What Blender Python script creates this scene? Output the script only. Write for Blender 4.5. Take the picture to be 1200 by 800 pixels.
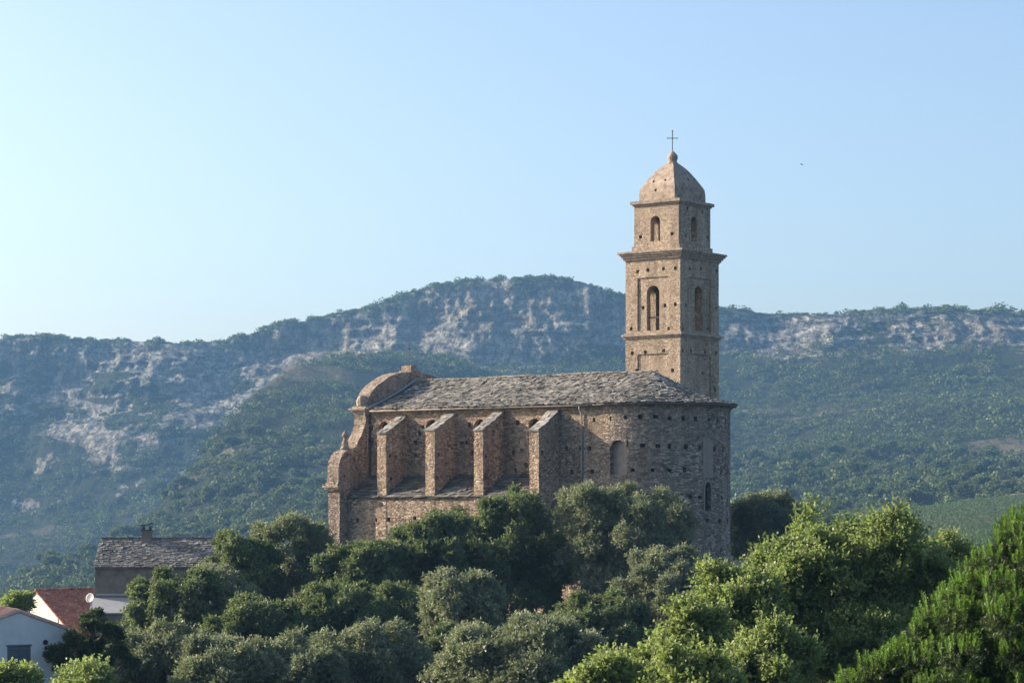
import bpy, bmesh, math, random
import numpy as np
from mathutils import Vector, Matrix, noise as mnoise

random.seed(7)
rng = np.random.default_rng(11)
S = bpy.context.scene
for o in list(bpy.data.objects):
    bpy.data.objects.remove(o)
COL = S.collection
R = math.radians

# ------------------------------------------------------------------ camera
F = 2730.0                     # focal length in photograph pixels (1200 wide)
U0, V0 = 600.0, 590.0          # column straight ahead, row of the horizon
cam_d = bpy.data.cameras.new("camera")
cam_d.sensor_width = 36.0
cam_d.lens = F / 1200 * 36.0
cam_d.shift_y = (V0 - 400.0) / 1200.0
cam_d.clip_start = 0.5
cam_d.clip_end = 9000
cam = bpy.data.objects.new("camera", cam_d)
COL.objects.link(cam)
cam.location = (0, 0, 0)
cam.rotation_euler = (R(90), 0, 0)
S.camera = cam

# church axes: e1 along the nave towards the apse, e2 away from the viewer
TH = R(36.5)
E1 = np.array([math.cos(TH), -math.sin(TH)])
E2 = np.array([math.sin(TH), math.cos(TH)])
R0 = np.array([10.58, 175.0])
ZB = -8.0                      # foot of the church walls

# ------------------------------------------------------------------ light
SUN_G = R(18)                  # sun's angle off the nave wall
SUN_EL = R(21)
hs = -E1 * math.cos(SUN_G) - E2 * math.sin(SUN_G)
sun_vec = Vector((hs[0] * math.cos(SUN_EL), hs[1] * math.cos(SUN_EL), math.sin(SUN_EL)))
world = bpy.data.worlds.new("World")
S.world = world
world.use_nodes = True
wn = world.node_tree
wn.nodes.clear()
sky = wn.nodes.new("ShaderNodeTexSky")
sky.sky_type = 'NISHITA'
sky.sun_disc = False
sky.sun_elevation = SUN_EL
sky.sun_rotation = math.atan2(hs[0], hs[1])
sky.altitude = 100
sky.air_density = 0.9
sky.dust_density = 3.0
sky.ozone_density = 2.0
bg = wn.nodes.new("ShaderNodeBackground")
bg.inputs["Strength"].default_value = 0.12
wo = wn.nodes.new("ShaderNodeOutputWorld")
wn.links.new(sky.outputs[0], bg.inputs[0])
wn.links.new(bg.outputs[0], wo.inputs[0])
sd = bpy.data.lights.new("sun", 'SUN')
sd.energy = 5.0
sd.angle = R(0.5)
sd.color = (1.0, 0.87, 0.71)
sun = bpy.data.objects.new("sun", sd)
COL.objects.link(sun)
sun.rotation_euler = sun_vec.to_track_quat('Z', 'Y').to_euler()
vs = S.view_settings
vs.view_transform = 'Standard'
vs.look = 'None'
vs.gamma = 1
vs.use_curve_mapping = False
vs.exposure = 1.1
S.cycles.max_bounces = 6
S.cycles.diffuse_bounces = 3
S.cycles.glossy_bounces = 1
S.cycles.transmission_bounces = 2
S.cycles.volume_bounces = 0
S.cycles.use_denoising = True

# ------------------------------------------------------------------ materials
def nodes_of(name):
    m = bpy.data.materials.new(name)
    m.use_nodes = True
    nt = m.node_tree
    nt.nodes.clear()
    out = nt.nodes.new("ShaderNodeOutputMaterial")
    return m, nt, out

def N(nt, typ, **kw):
    n = nt.nodes.new(typ)
    for k, v in kw.items():
        setattr(n, k, v)
    return n

def mapping(nt, scale=(1, 1, 1), coord="Object"):
    tc = N(nt, "ShaderNodeTexCoord")
    mp = N(nt, "ShaderNodeMapping")
    mp.inputs["Scale"].default_value = scale
    nt.links.new(tc.outputs[coord], mp.inputs[0])
    return mp.outputs[0]

def ramp(nt, fac, stops, interp='LINEAR'):
    r = N(nt, "ShaderNodeValToRGB")
    cr = r.color_ramp
    cr.interpolation = interp
    while len(cr.elements) > 1:
        cr.elements.remove(cr.elements[-1])
    cr.elements[0].position = stops[0][0]
    cr.elements[0].color = (*stops[0][1], 1)
    for p, c in stops[1:]:
        e = cr.elements.new(p)
        e.color = (*c, 1)
    nt.links.new(fac, r.inputs[0])
    return r.outputs[0]

def noise_tex(nt, vec, scale, detail=4, rough=0.6):
    n = N(nt, "ShaderNodeTexNoise")
    n.inputs["Scale"].default_value = scale
    n.inputs["Detail"].default_value = detail
    n.inputs["Roughness"].default_value = rough
    nt.links.new(vec, n.inputs["Vector"])
    return n.outputs["Fac"]

def mixc(nt, a, b, fac, mode='MIX'):
    n = N(nt, "ShaderNodeMix", data_type='RGBA', blend_type=mode)
    for sock, val in ((n.inputs[0], fac), (n.inputs[6], a), (n.inputs[7], b)):
        if hasattr(val, "links"):
            nt.links.new(val, sock)
        elif isinstance(val, (int, float)):
            sock.default_value = val
        else:
            sock.default_value = (*val, 1)
    return n.outputs[2]

def g(v):
    return (v, v, v)

def principled(nt, out, color, rough=0.9, bump=None, bump_dist=0.03, bump_strength=1.0, spec=0.2):
    p = N(nt, "ShaderNodeBsdfPrincipled")
    if hasattr(color, "links"):
        nt.links.new(color, p.inputs["Base Color"])
    else:
        p.inputs["Base Color"].default_value = (*color, 1)
    p.inputs["Roughness"].default_value = rough
    p.inputs["Specular IOR Level"].default_value = spec
    if bump is not None:
        b = N(nt, "ShaderNodeBump")
        b.inputs["Distance"].default_value = bump_dist
        b.inputs["Strength"].default_value = bump_strength
        nt.links.new(bump, b.inputs["Height"])
        nt.links.new(b.outputs[0], p.inputs["Normal"])
    nt.links.new(p.outputs[0], out.inputs[0])
    return p

def math_node(nt, op, a, b=None):
    n = N(nt, "ShaderNodeMath", operation=op)
    for i, v in enumerate((a, b)):
        if v is None:
            continue
        if hasattr(v, "links"):
            nt.links.new(v, n.inputs[i])
        else:
            n.inputs[i].default_value = v
    return n.outputs[0]

def rubble(name, stops, patch_a, patch_b, patch_amt=0.5, scale=(3.6, 3.6, 7.5), joint=0.55, bump=0.09):
    """rough coursed rubble: irregular stones, eroded joints, patches of mortar"""
    m, nt, out = nodes_of(name)
    v = mapping(nt, scale)
    base = mapping(nt)
    # wobble so that the stones are not perfect cells
    nz = N(nt, "ShaderNodeTexNoise")
    nz.inputs["Scale"].default_value = 1.7
    nz.inputs["Detail"].default_value = 3
    nt.links.new(base, nz.inputs["Vector"])
    ad = N(nt, "ShaderNodeVectorMath", operation='MULTIPLY_ADD')
    nt.links.new(nz.outputs["Color"], ad.inputs[0])
    ad.inputs[1].default_value = (1.2, 1.2, 1.2)
    nt.links.new(v, ad.inputs[2])
    vo = N(nt, "ShaderNodeTexVoronoi", feature='F1')
    vo.inputs["Scale"].default_value = 1.0
    nt.links.new(ad.outputs[0], vo.inputs["Vector"])
    ve = N(nt, "ShaderNodeTexVoronoi", feature='DISTANCE_TO_EDGE')
    ve.inputs["Scale"].default_value = 1.0
    nt.links.new(ad.outputs[0], ve.inputs["Vector"])
    sep = N(nt, "ShaderNodeSeparateColor")
    nt.links.new(vo.outputs["Color"], sep.inputs[0])
    stone = ramp(nt, sep.outputs[0], stops)
    big = noise_tex(nt, base, 0.55, 5, 0.65)
    pf = ramp(nt, big, [(0.38, g(0)), (0.62, g(1))])
    patch = mixc(nt, patch_a, patch_b, noise_tex(nt, base, 2.5, 4))
    fine = noise_tex(nt, base, 9.0, 5, 0.7)
    col = mixc(nt, stone, patch, math_node(nt, 'MULTIPLY', pf, patch_amt))
    col = mixc(nt, col, mixc(nt, col, ramp(nt, fine, [(0.3, g(0.45)), (0.7, g(1.35))]), 1.0, 'MULTIPLY'), 0.8)
    jf = ramp(nt, ve.outputs["Distance"], [(0.0, g(joint)), (0.1, g(1))])
    col = mixc(nt, col, jf, 1.0, 'MULTIPLY')
    streak = noise_tex(nt, mapping(nt, (1.3, 1.3, 0.16)), 1.0, 4)
    col = mixc(nt, col, ramp(nt, streak, [(0.35, g(0.72)), (0.6, g(1.08))]), 1.0, 'MULTIPLY')
    h = math_node(nt, 'ADD', ramp(nt, ve.outputs["Distance"], [(0, g(0)), (0.22, g(0.7))]),
                  math_node(nt, 'MULTIPLY', sep.outputs[1], 0.5))
    h = math_node(nt, 'ADD', h, math_node(nt, 'MULTIPLY', fine, 0.6))
    principled(nt, out, col, 0.95, h, bump, 1.0, 0.1)
    return m

def rnd_mat(name, stops, rough=0.8, detail_scale=6.0, amt=0.6, bump=0.02):
    """colour from the per-face 'rnd' attribute, with weathering"""
    m, nt, out = nodes_of(name)
    at = N(nt, "ShaderNodeAttribute", attribute_name="rnd")
    c = ramp(nt, at.outputs["Fac"], stops)
    base = mapping(nt)
    nz = noise_tex(nt, base, detail_scale, 5, 0.7)
    c = mixc(nt, c, ramp(nt, nz, [(0.3, g(0.6)), (0.7, g(1.25))]), amt, 'MULTIPLY')
    pat = noise_tex(nt, base, 0.5, 4)
    c = mixc(nt, c, ramp(nt, pat, [(0.35, g(0.75)), (0.65, g(1.15))]), 0.8, 'MULTIPLY')
    principled(nt, out, c, rough, nz, bump, 1.0, 0.15)
    return m

def leaf_mat(name, stops, trans=0.3, rough=0.55, spec=0.35, tint=(0.5, 0.7, 0.15)):
    m, nt, out = nodes_of(name)
    at = N(nt, "ShaderNodeAttribute", attribute_name="rnd")
    c = ramp(nt, at.outputs["Fac"], stops)
    big = noise_tex(nt, mapping(nt), 0.6, 3)
    c = mixc(nt, c, ramp(nt, big, [(0.35, g(0.75)), (0.65, g(1.2))]), 0.8, 'MULTIPLY')
    p = N(nt, "ShaderNodeBsdfPrincipled")
    nt.links.new(c, p.inputs["Base Color"])
    p.inputs["Roughness"].default_value = rough
    p.inputs["Specular IOR Level"].default_value = spec
    t = N(nt, "ShaderNodeBsdfTranslucent")
    tc = mixc(nt, c, tint, 0.25)
    nt.links.new(tc, t.inputs[0])
    mx = N(nt, "ShaderNodeMixShader")
    mx.inputs[0].default_value = trans
    nt.links.new(p.outputs[0], mx.inputs[1])
    nt.links.new(t.outputs[0], mx.inputs[2])
    nt.links.new(mx.outputs[0], out.inputs[0])
    return m

def plain(name, col, rough=0.8, var=0.25, scale=3.0, bump=0.01, metallic=0.0):
    m, nt, out = nodes_of(name)
    base = mapping(nt)
    nz = noise_tex(nt, base, scale, 6, 0.65)
    c = mixc(nt, col, ramp(nt, nz, [(0.3, g(1 - var)), (0.7, g(1 + var))]), 1.0, 'MULTIPLY')
    p = principled(nt, out, c, rough, nz, bump)
    p.inputs["Metallic"].default_value = metallic
    return m

M = {}
M['nave'] = rubble("nave_stone", [(0.0, (0.136, 0.098, 0.070)), (0.3, (0.282, 0.207, 0.147)), (0.6, (0.395, 0.297, 0.211)), (0.85, (0.497, 0.387, 0.281)), (1.0, (0.633, 0.530, 0.407))],
                   (0.362, 0.265, 0.184), (0.463, 0.350, 0.252), 0.6, (4, 4, 8), 0.6, bump=0.04)
M['apse'] = rubble("apse_stone", [(0.0, (0.132, 0.106, 0.086)), (0.35, (0.264, 0.211, 0.170)), (0.65, (0.372, 0.299, 0.240)), (0.88, (0.468, 0.385, 0.310)), (1.0, (0.624, 0.528, 0.430))],
                   (0.324, 0.259, 0.205), (0.420, 0.330, 0.255), 0.65, (3.0, 3.0, 7.5), 0.6, 0.05)
M['butt'] = rubble("buttress_stone", [(0.0, (0.159, 0.103, 0.072)), (0.3, (0.339, 0.237, 0.167)), (0.6, (0.456, 0.340, 0.242)), (0.85, (0.562, 0.443, 0.320)), (1.0, (0.678, 0.587, 0.466))],
                   (0.403, 0.278, 0.189), (0.477, 0.371, 0.262), 0.6, (4, 4, 8), 0.65, bump=0.04)
M['tower'] = rubble("tower_stone", [(0.0, (0.297, 0.219, 0.157)), (0.3, (0.424, 0.321, 0.230)), (0.6, (0.509, 0.393, 0.283)), (0.85, (0.572, 0.454, 0.332)), (1.0, (0.678, 0.571, 0.437))],
                    (0.530, 0.408, 0.294), (0.466, 0.352, 0.249), 0.7, (5.5, 5.5, 10), 0.7, 0.03)
M['facade'] = rubble("facade_stone", [(0.0, (0.18, 0.13, 0.095)), (0.3, (0.33, 0.25, 0.19)), (0.6, (0.43, 0.335, 0.26)), (0.85, (0.5, 0.41, 0.32)), (1.0, (0.6, 0.52, 0.43))],
                     (0.4, 0.29, 0.215), (0.46, 0.36, 0.27), 0.65, (4.5, 4.5, 9), 0.6, 0.04)
M['trim'] = plain("worn_stone_trim", (0.34, 0.268, 0.205), 0.95, 0.5, 3.5, 0.05)
M['dome'] = plain("dome_render", (0.31, 0.245, 0.188), 0.95, 0.45, 2.6, 0.06)
M['plaster'] = plain("old_plaster", (0.27, 0.228, 0.19), 0.95, 0.18, 2.0, 0.02)
M['iron'] = plain("wrought_iron", (0.06, 0.055, 0.05), 0.7, 0.2, 10, 0.002)
M['bronze'] = plain("bell_bronze", (0.09, 0.11, 0.08), 0.5, 0.3, 6, 0.002, 0.6)
M['wood'] = plain("weathered_wood", (0.42, 0.33, 0.24), 0.85, 0.3, 8, 0.01)
M['zinc'] = plain("zinc_pipe", (0.3, 0.31, 0.31), 0.5, 0.2, 4, 0.003)
M['gutter'] = plain("gutter_metal", (0.17, 0.135, 0.11), 0.6, 0.25, 3, 0.003)
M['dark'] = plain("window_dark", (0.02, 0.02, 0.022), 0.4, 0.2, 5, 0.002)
SL_ST = [(0, (0.12, 0.109, 0.095)), (0.35, (0.2, 0.182, 0.156)), (0.7, (0.28, 0.258, 0.222)), (1, (0.38, 0.355, 0.31))]
M['slate'] = rnd_mat("stone_slates", SL_ST, amt=0.9, bump=0.04)
M['dark_slate'] = rnd_mat("shaded_slates", [(p, tuple(c * .55 for c in q)) for p, q in SL_ST])  # main roof's slate tones scaled down: chapel roof's shade put into the colour
M['tile'] = rnd_mat("red_tiles", [(0, (0.2, 0.085, 0.06)), (0.4, (0.38, 0.135, 0.08)), (0.8, (0.48, 0.2, 0.125)), (1, (0.5, 0.32, 0.25))], 0.85)
M['bark'] = plain("bark", (0.13, 0.1, 0.075), 0.95, 0.4, 6, 0.03)
M['white_wall'] = plain("white_limewash", (0.62, 0.63, 0.64), 0.9, 0.13, 0.9, 0.004)
M['beige_wall'] = plain("beige_render", (0.6, 0.54, 0.46), 0.95, 0.35, 1.8, 0.01)
M['grey_wall'] = plain("grey_cement_render", (0.17, 0.145, 0.12), 0.95, 0.35, 1.2, 0.02)
M['shutter'] = plain("blue_grey_shutter", (0.13, 0.16, 0.2), 0.6, 0.12, 4, 0.003)
M['pale_roof'] = plain("pale_sheet_roof", (0.34, 0.34, 0.34), 0.7, 0.12, 2, 0.004)
M['dish'] = plain("white_enamel", (0.4, 0.4, 0.39), 0.45, 0.05, 3, 0.001)
M['earth'] = plain("dry_earth", (0.24, 0.19, 0.13), 0.95, 0.3, 1, 0.05)

# ------------------------------------------------------------------ object helpers
def tag(o, label=None, cat=None, group=None, kind=None):
    if label: o['label'] = label
    if cat: o['category'] = cat
    if group: o['group'] = group
    if kind: o['kind'] = kind
    return o

def empty(name, loc, label, cat, rz=0.0, group=None):
    o = bpy.data.objects.new(name, None)
    o.empty_display_size = 0.5
    COL.objects.link(o)
    o.location = loc
    o.rotation_euler = (0, 0, rz)
    return tag(o, label, cat, group)

def link_mesh(name, me, mat, parent=None, loc=None):
    o = bpy.data.objects.new(name, me)
    COL.objects.link(o)
    if mat:
        me.materials.append(mat)
    if parent:
        o.parent = parent
    if loc is not None:
        o.location = loc
    return o

class MB:
    """collects polygons of one object; z given in world height, shifted by dz"""
    def __init__(self, dz=0.0):
        self.v = []; self.f = []; self.r = []; self.dz = dz
    def poly(self, pts, faces, r=None):
        n = len(self.v)
        self.v.extend((float(p[0]), float(p[1]), float(p[2]) + self.dz) for p in pts)
        rr = random.random() if r is None else r
        for f in faces:
            self.f.append([i + n for i in f]); self.r.append(rr)
    def box(self, x0, x1, y0, y1, z0, z1, r=None):
        self.poly([(x0, y0, z0), (x1, y0, z0), (x1, y1, z0), (x0, y1, z0), (x0, y0, z1), (x1, y0, z1), (x1, y1, z1), (x0, y1, z1)],
                  [(0, 3, 2, 1), (4, 5, 6, 7), (0, 1, 5, 4), (1, 2, 6, 5), (2, 3, 7, 6), (3, 0, 4, 7)], r)
    def obox(self, c, ax, ay, az, r=None):
        """oriented box: centre c, half-axis vectors"""
        c, ax, ay, az = (np.array(q, float) for q in (c, ax, ay, az))
        pts = [c + sx * ax + sy * ay + sz * az for sz in (-1, 1) for sx, sy in ((-1, -1), (1, -1), (1, 1), (-1, 1))]
        self.poly(pts, [(0, 3, 2, 1), (4, 5, 6, 7), (0, 1, 5, 4), (1, 2, 6, 5), (2, 3, 7, 6), (3, 0, 4, 7)], r)
    def prism(self, outline, axis, t0, t1, r=None):
        """outline: list of (p, q) points; extruded along axis ('x': p=y, q=z; 'y': p=x, q=z; 'z': p=x, q=y)"""
        def mk(p, q, t):
            return {'x': (t, p, q), 'y': (p, t, q), 'z': (p, q, t)}[axis]
        n = len(outline)
        pts = [mk(p, q, t0) for p, q in outline] + [mk(p, q, t1) for p, q in outline]
        fs = [tuple(range(n)), tuple(range(2 * n - 1, n - 1, -1))]
        fs += [(i, i + n, (i + 1) % n + n, (i + 1) % n) for i in range(n)]
        self.poly(pts, fs, r)
    def tube(self, pts, rad, seg=8, cap=True):
        pts = [Vector(p) for p in pts]
        rad = rad if hasattr(rad, '__len__') else [rad] * len(pts)
        ring = []
        for i, p in enumerate(pts):
            d = (pts[min(i + 1, len(pts) - 1)] - pts[max(i - 1, 0)]).normalized()
            a = d.orthogonal().normalized() if i == 0 else (ring_a - d * ring_a.dot(d)).normalized()
            ring_a = a
            b = d.cross(a)
            ring.append([p + (a * math.cos(t) + b * math.sin(t)) * rad[i] for t in [2 * math.pi * k / seg for k in range(seg)]])
        allp = [q for rr in ring for q in rr]
        fs = []
        for i in range(len(pts) - 1):
            for k in range(seg):
                fs.append((i * seg + k, i * seg + (k + 1) % seg, (i + 1) * seg + (k + 1) % seg, (i + 1) * seg + k))
        if cap:
            fs.append(tuple(range(seg - 1, -1, -1)))
            fs.append(tuple((len(pts) - 1) * seg + k for k in range(seg)))
        self.poly(allp, fs)
    def lathe(self, cx, cy, prof, seg=24):
        pts = []
        for rr, z in prof:
            for k in range(seg):
                t = 2 * math.pi * k / seg
                pts.append((cx + rr * math.cos(t), cy + rr * math.sin(t), z))
        fs = []
        for i in range(len(prof) - 1):
            for k in range(seg):
                fs.append((i * seg + k, i * seg + (k + 1) % seg, (i + 1) * seg + (k + 1) % seg, (i + 1) * seg + k))
        fs.append(tuple(range(seg - 1, -1, -1)))
        fs.append(tuple((len(prof) - 1) * seg + k for k in range(seg)))
        self.poly(pts, fs)
    def mesh(self, name, normals=True, smooth=False):
        me = bpy.data.meshes.new(name)
        me.from_pydata(self.v, [], self.f)
        at = me.attributes.new("rnd", 'FLOAT', 'FACE')
        at.data.foreach_set("value", np.array(self.r, dtype=np.float32))
        if normals:
            bm = bmesh.new(); bm.from_mesh(me)
            bmesh.ops.recalc_face_normals(bm, faces=bm.faces)
            bm.to_mesh(me); bm.free()
        if smooth:
            me.polygons.foreach_set("use_smooth", [True] * len(me.polygons))
        me.update()
        return me
    def build(self, name, mat, parent=None, loc=None, **kw):
        return link_mesh(name, self.mesh(name, **kw), mat, parent, loc)

def roughen(me, cell=0.55, amp=0.035, seed=0.0):
    """subdivide long edges and push the surface about, so walls and arrises are not ruler straight"""
    bm = bmesh.new(); bm.from_mesh(me)
    for _ in range(6):
        es = [e for e in bm.edges if e.calc_length() > cell * 1.6]
        if not es:
            break
        bmesh.ops.subdivide_edges(bm, edges=es, cuts=1, use_grid_fill=True)
        bmesh.ops.triangulate(bm, faces=[f for f in bm.faces if len(f.verts) > 4])
    for v in bm.verts:
        n = mnoise.noise_vector(v.co * 1.1 + Vector((seed, 0, 0))) + 0.6 * mnoise.noise_vector(v.co * 3.1 + Vector((seed, 5, 0)))
        v.co += n * amp
    bm.to_mesh(me); bm.free()
    me.update()

def mesh_stats(me):
    bm = bmesh.new(); bm.from_mesh(me)
    vol = abs(bm.calc_volume()) if bm.faces else 0.0
    zs = [v.co.z for v in bm.verts] or [0]
    r_ = (vol, min(zs), max(zs), len(bm.faces))
    bm.free()
    return r_

def _try_cut(o, cutter_mesh, use_self):
    c = bpy.data.objects.new("cutter", cutter_mesh)
    COL.objects.link(c)
    c.parent = o.parent
    md = o.modifiers.new("cut", 'BOOLEAN')
    md.operation = 'DIFFERENCE'; md.solver = 'EXACT'; md.object = c; md.use_self = use_self
    bpy.context.view_layer.update()
    dg = bpy.context.evaluated_depsgraph_get()
    new = bpy.data.meshes.new_from_object(o.evaluated_get(dg))
    o.modifiers.remove(md)
    bpy.data.objects.remove(c)
    return new

def boolean_cut(o, cutter_mesh):
    """cut openings; the result is checked and a failed solve is retried hole by hole"""
    bm = bmesh.new(); bm.from_mesh(o.data)
    bmesh.ops.triangulate(bm, faces=[f for f in bm.faces if len(f.verts) > 3])
    bm.to_mesh(o.data); bm.free()
    v0, z0, z1, n0 = mesh_stats(o.data)
    def ok(me, cm):
        v, a_, b_, n = mesh_stats(me)
        cv = mesh_stats(cm)[0]
        return n > n0 * .5 and abs(a_ - z0) < .05 and abs(b_ - z1) < .05 and v0 - cv * 1.2 - .05 <= v <= v0 + .02 * v0
    for us in (False, True):
        new = _try_cut(o, cutter_mesh, us)
        if ok(new, cutter_mesh):
            nm = o.data.name; o.data = new; new.name = nm
            return
    print("boolean retry piecewise", o.name)
    bm = bmesh.new(); bm.from_mesh(cutter_mesh)
    bm.faces.ensure_lookup_table()
    seen, groups = set(), []
    for f in bm.faces:
        if f.index in seen: continue
        st, grp = [f], []
        seen.add(f.index)
        while st:
            q = st.pop(); grp.append([tuple(v.co) for v in q.verts])
            for e in q.edges:
                for h in e.link_faces:
                    if h.index not in seen:
                        seen.add(h.index); st.append(h)
        groups.append(grp)
    bm.free()
    for grp in groups:
        idx, vs_, fs_ = {}, [], []
        for poly in grp:
            fs_.append([idx.setdefault(p, len(idx)) for p in poly])
        cm = bpy.data.meshes.new("c"); cm.from_pydata(list(idx), [], fs_); cm.update()
        v0, z0, z1, n0 = mesh_stats(o.data)
        new = _try_cut(o, cm, False)
        if ok(new, cm):
            nm = o.data.name; o.data = new; new.name = nm
        else:
            print("  skipped one hole in", o.name)

# pixel of the photograph -> church frame (a, b, z) on a plane or the apse cylinder
def ray(u, v):
    return np.array([(u - U0) / F, 1.0, (V0 - v) / F])

def to_ab(x, y):
    d = np.array([x, y]) - R0
    return d @ E1, d @ E2

def on_b(u, v, b):
    r = ray(u, v)
    # t*(r.xy) - R0 dot E2 = b
    t = (b + R0 @ E2) / (r[:2] @ E2)
    p = r * t
    a, bb = to_ab(p[0], p[1])
    return a, bb, p[2]

def on_a(u, v, a):
    r = ray(u, v)
    t = (a + R0 @ E1) / (r[:2] @ E1)
    p = r * t
    aa, b = to_ab(p[0], p[1])
    return aa, b, p[2]

def on_wall(u, v, rad=5.8):
    """nave wall where it is straight, else the round apse; also returns the outward direction angle"""
    a, b, z = on_b(u, v, -rad)
    if a <= 0:
        return a, b, z, 0.0
    r = ray(u, v)
    A = r[0] ** 2 + r[1] ** 2
    B = -2 * (r[:2] @ R0)
    Cc = R0 @ R0 - rad * rad
    disc = max(B * B - 4 * A * Cc, 0)
    t = (-B - math.sqrt(disc)) / (2 * A)
    p = r * t
    a, b = to_ab(p[0], p[1])
    return a, b, p[2], math.atan2(a, -b)

def at_px(u, v, Y):
    r = ray(u, v)
    return r * Y

# ------------------------------------------------------------------ value noise
def unit(v):
    return v / (np.linalg.norm(v, axis=-1, keepdims=True) + 1e-9)

def _hash(ix, iy, seed):
    h = (ix.astype(np.int64) * 374761393 + iy.astype(np.int64) * 668265263 + seed * 1274126177) & 0xffffffff
    h = ((h ^ (h >> 13)) * 1274126177) & 0xffffffff
    h = h ^ (h >> 16)
    return (h & 0xffff) / 65535.0

def vnoise(x, y, seed=0):
    x = np.asarray(x, float); y = np.asarray(y, float)
    ix = np.floor(x); iy = np.floor(y)
    fx = x - ix; fy = y - iy
    fx = fx * fx * (3 - 2 * fx); fy = fy * fy * (3 - 2 * fy)
    ix = ix.astype(np.int64); iy = iy.astype(np.int64)
    a = _hash(ix, iy, seed); b = _hash(ix + 1, iy, seed)
    c = _hash(ix, iy + 1, seed); d = _hash(ix + 1, iy + 1, seed)
    return (a * (1 - fx) + b * fx) * (1 - fy) + (c * (1 - fx) + d * fx) * fy

def fbm(x, y, seed=0, oct=4, rough=0.5):
    s = 0; amp = 1; tot = 0
    for i in range(oct):
        s = s + vnoise(x * 2 ** i, y * 2 ** i, seed + i * 17) * amp
        tot += amp; amp *= rough
    return s / tot

# ------------------------------------------------------------------ terrain
ST_Y = np.array([350, 600, 900, 1150, 1400, 1600, 1735, 1762, 1785, 1812, 1850, 1950, 2400, 3400.])
SKY_U = np.array([-700, 0, 60, 100, 150, 200, 262, 275, 330, 380, 440, 480, 540, 600, 640, 680, 720, 760, 845, 870, 900, 960, 1040, 1100, 1200, 1900])
SKY_V = np.array([400, 396, 394, 398, 399, 403, 402, 395, 378, 370, 358, 343, 330, 328, 326, 330, 345, 356, 362, 365, 369, 369, 364, 362, 365, 362])
COLS = {  # column: rows of the photograph at the stations up to the cliff foot (1735)
    -700: (760, 700, 690, 680, 640, 575, 490), 0: (760, 725, 710, 705, 680, 625, 500), 130: (750, 720, 705, 690, 665, 610, 488),
    270: (740, 700, 675, 650, 620, 565, 465), 400: (720, 680, 640, 600, 555, 495, 438), 550: (700, 660, 620, 580, 530, 480, 428),
    700: (690, 650, 620, 580, 535, 480, 425), 860: (690, 640, 610, 575, 540, 485, 415), 1000: (680, 630, 590, 560, 520, 470, 410),
    1200: (670, 626, 579, 552, 510, 455, 403), 1900: (660, 620, 575, 550, 500, 450, 400)}
CU = np.array(sorted(COLS))
CV = np.array([COLS[k] for k in sorted(COLS)], float)
SPUR = np.array([(-700, 800, 820), (-200, 765, 900), (0, 692, 950), (70, 655, 1000), (130, 625, 1060), (190, 580, 1130), (230, 538, 1200), (270, 492, 1280), (300, 458, 1350),
                 (350, 428, 1440), (400, 412, 1500), (450, 404, 1560), (520, 412, 1610), (600, 440, 1640), (700, 480, 1640), (1900, 600, 1640)], float)
NEAR_Y = np.array([-70, 0, 25, 45, 70, 100, 140, 158, 195, 230, 300, 350.])
NEAR_Z = np.array([-1.8, -1.8, -4.5, -7.5, -10.5, -12.5, -10.8, -7.9, -7.9, -11, -19, -24.])

def terrain_z(x, y):
    x = np.asarray(x, float); y = np.asarray(y, float)
    yy = np.maximum(y, 200.0)
    u = np.clip(U0 + x / yy * F, -700, 1900)
    skyv = np.interp(u, SKY_U, SKY_V)
    vs_ = [np.interp(u, CU, CV[:, k]) for k in range(7)]
    foot = vs_[6]
    zst = [(V0 - vs_[k]) * ST_Y[k] / F for k in range(7)]
    zc = (V0 - skyv) * 1812 / F
    zf = zst[6]
    zst.append(zf + (zc - zf) * 0.38)
    zst.append(zf + (zc - zf) * 0.6)
    zst.append(zc * 1.0)
    zst.append(zc * 1.01)
    zst.append(zc * 1.0)
    zst.append(zc * 0.75)
    zst.append(zc * 0.3)
    Z = np.stack(zst, 0)
    idx = np.clip(np.searchsorted(ST_Y, y, side='right') - 1, 0, len(ST_Y) - 2)
    t = np.clip((y - ST_Y[idx]) / (ST_Y[idx + 1] - ST_Y[idx]), 0, 1)
    t2 = t * t * (3 - 2 * t)
    t = np.where(idx < 6, t * 0.6 + t2 * 0.4, t)
    z0 = np.take_along_axis(Z, idx[None, ...], 0)[0]
    z1 = np.take_along_axis(Z, idx[None, ...] + 1, 0)[0]
    z = z0 * (1 - t) + z1 * t
    # spur in front of the mountain
    sv = np.interp(u, SPUR[:, 0], SPUR[:, 1]); sy = np.interp(u, SPUR[:, 0], SPUR[:, 2])
    sz = (V0 - sv) * sy / F
    q = np.clip((y - 420) / (sy - 420), 0, 1)
    v_near = np.interp(u, CU, CV[:, 0]) + 20
    vv = v_near * (1 - q) + sv * q
    z_sp = np.where(y < sy, (V0 - (vv + 18 * np.sin(q * math.pi))) * np.maximum(y, 350) / F, sz - 0.75 * (y - sy))
    z = np.maximum(z, z_sp)
    ramp_n = np.clip((y - 500) / 500, 0, 1)
    dc = np.clip(np.abs(y - 1812) / 120, 0.15, 1)
    z = z + (fbm(x / 130 + 3, y / 130, 5, 4) - 0.5) * 26 * ramp_n * dc * np.where(y > 1812, .3, 1)
    near = np.interp(y, NEAR_Y, NEAR_Z)
    near = near + (fbm(x / 25, y / 25, 9, 3) - 0.5) * 1.6
    west = np.clip((-20 - x) / 12, 0, 1)
    near = near - 4.6 * west * west * (3 - 2 * west) * np.clip((y - 112) / 25, 0, 1)
    k = np.clip((y - 240) / 110, 0, 1); k = k * k * (3 - 2 * k)
    return near * (1 - k) + z * k

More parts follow.
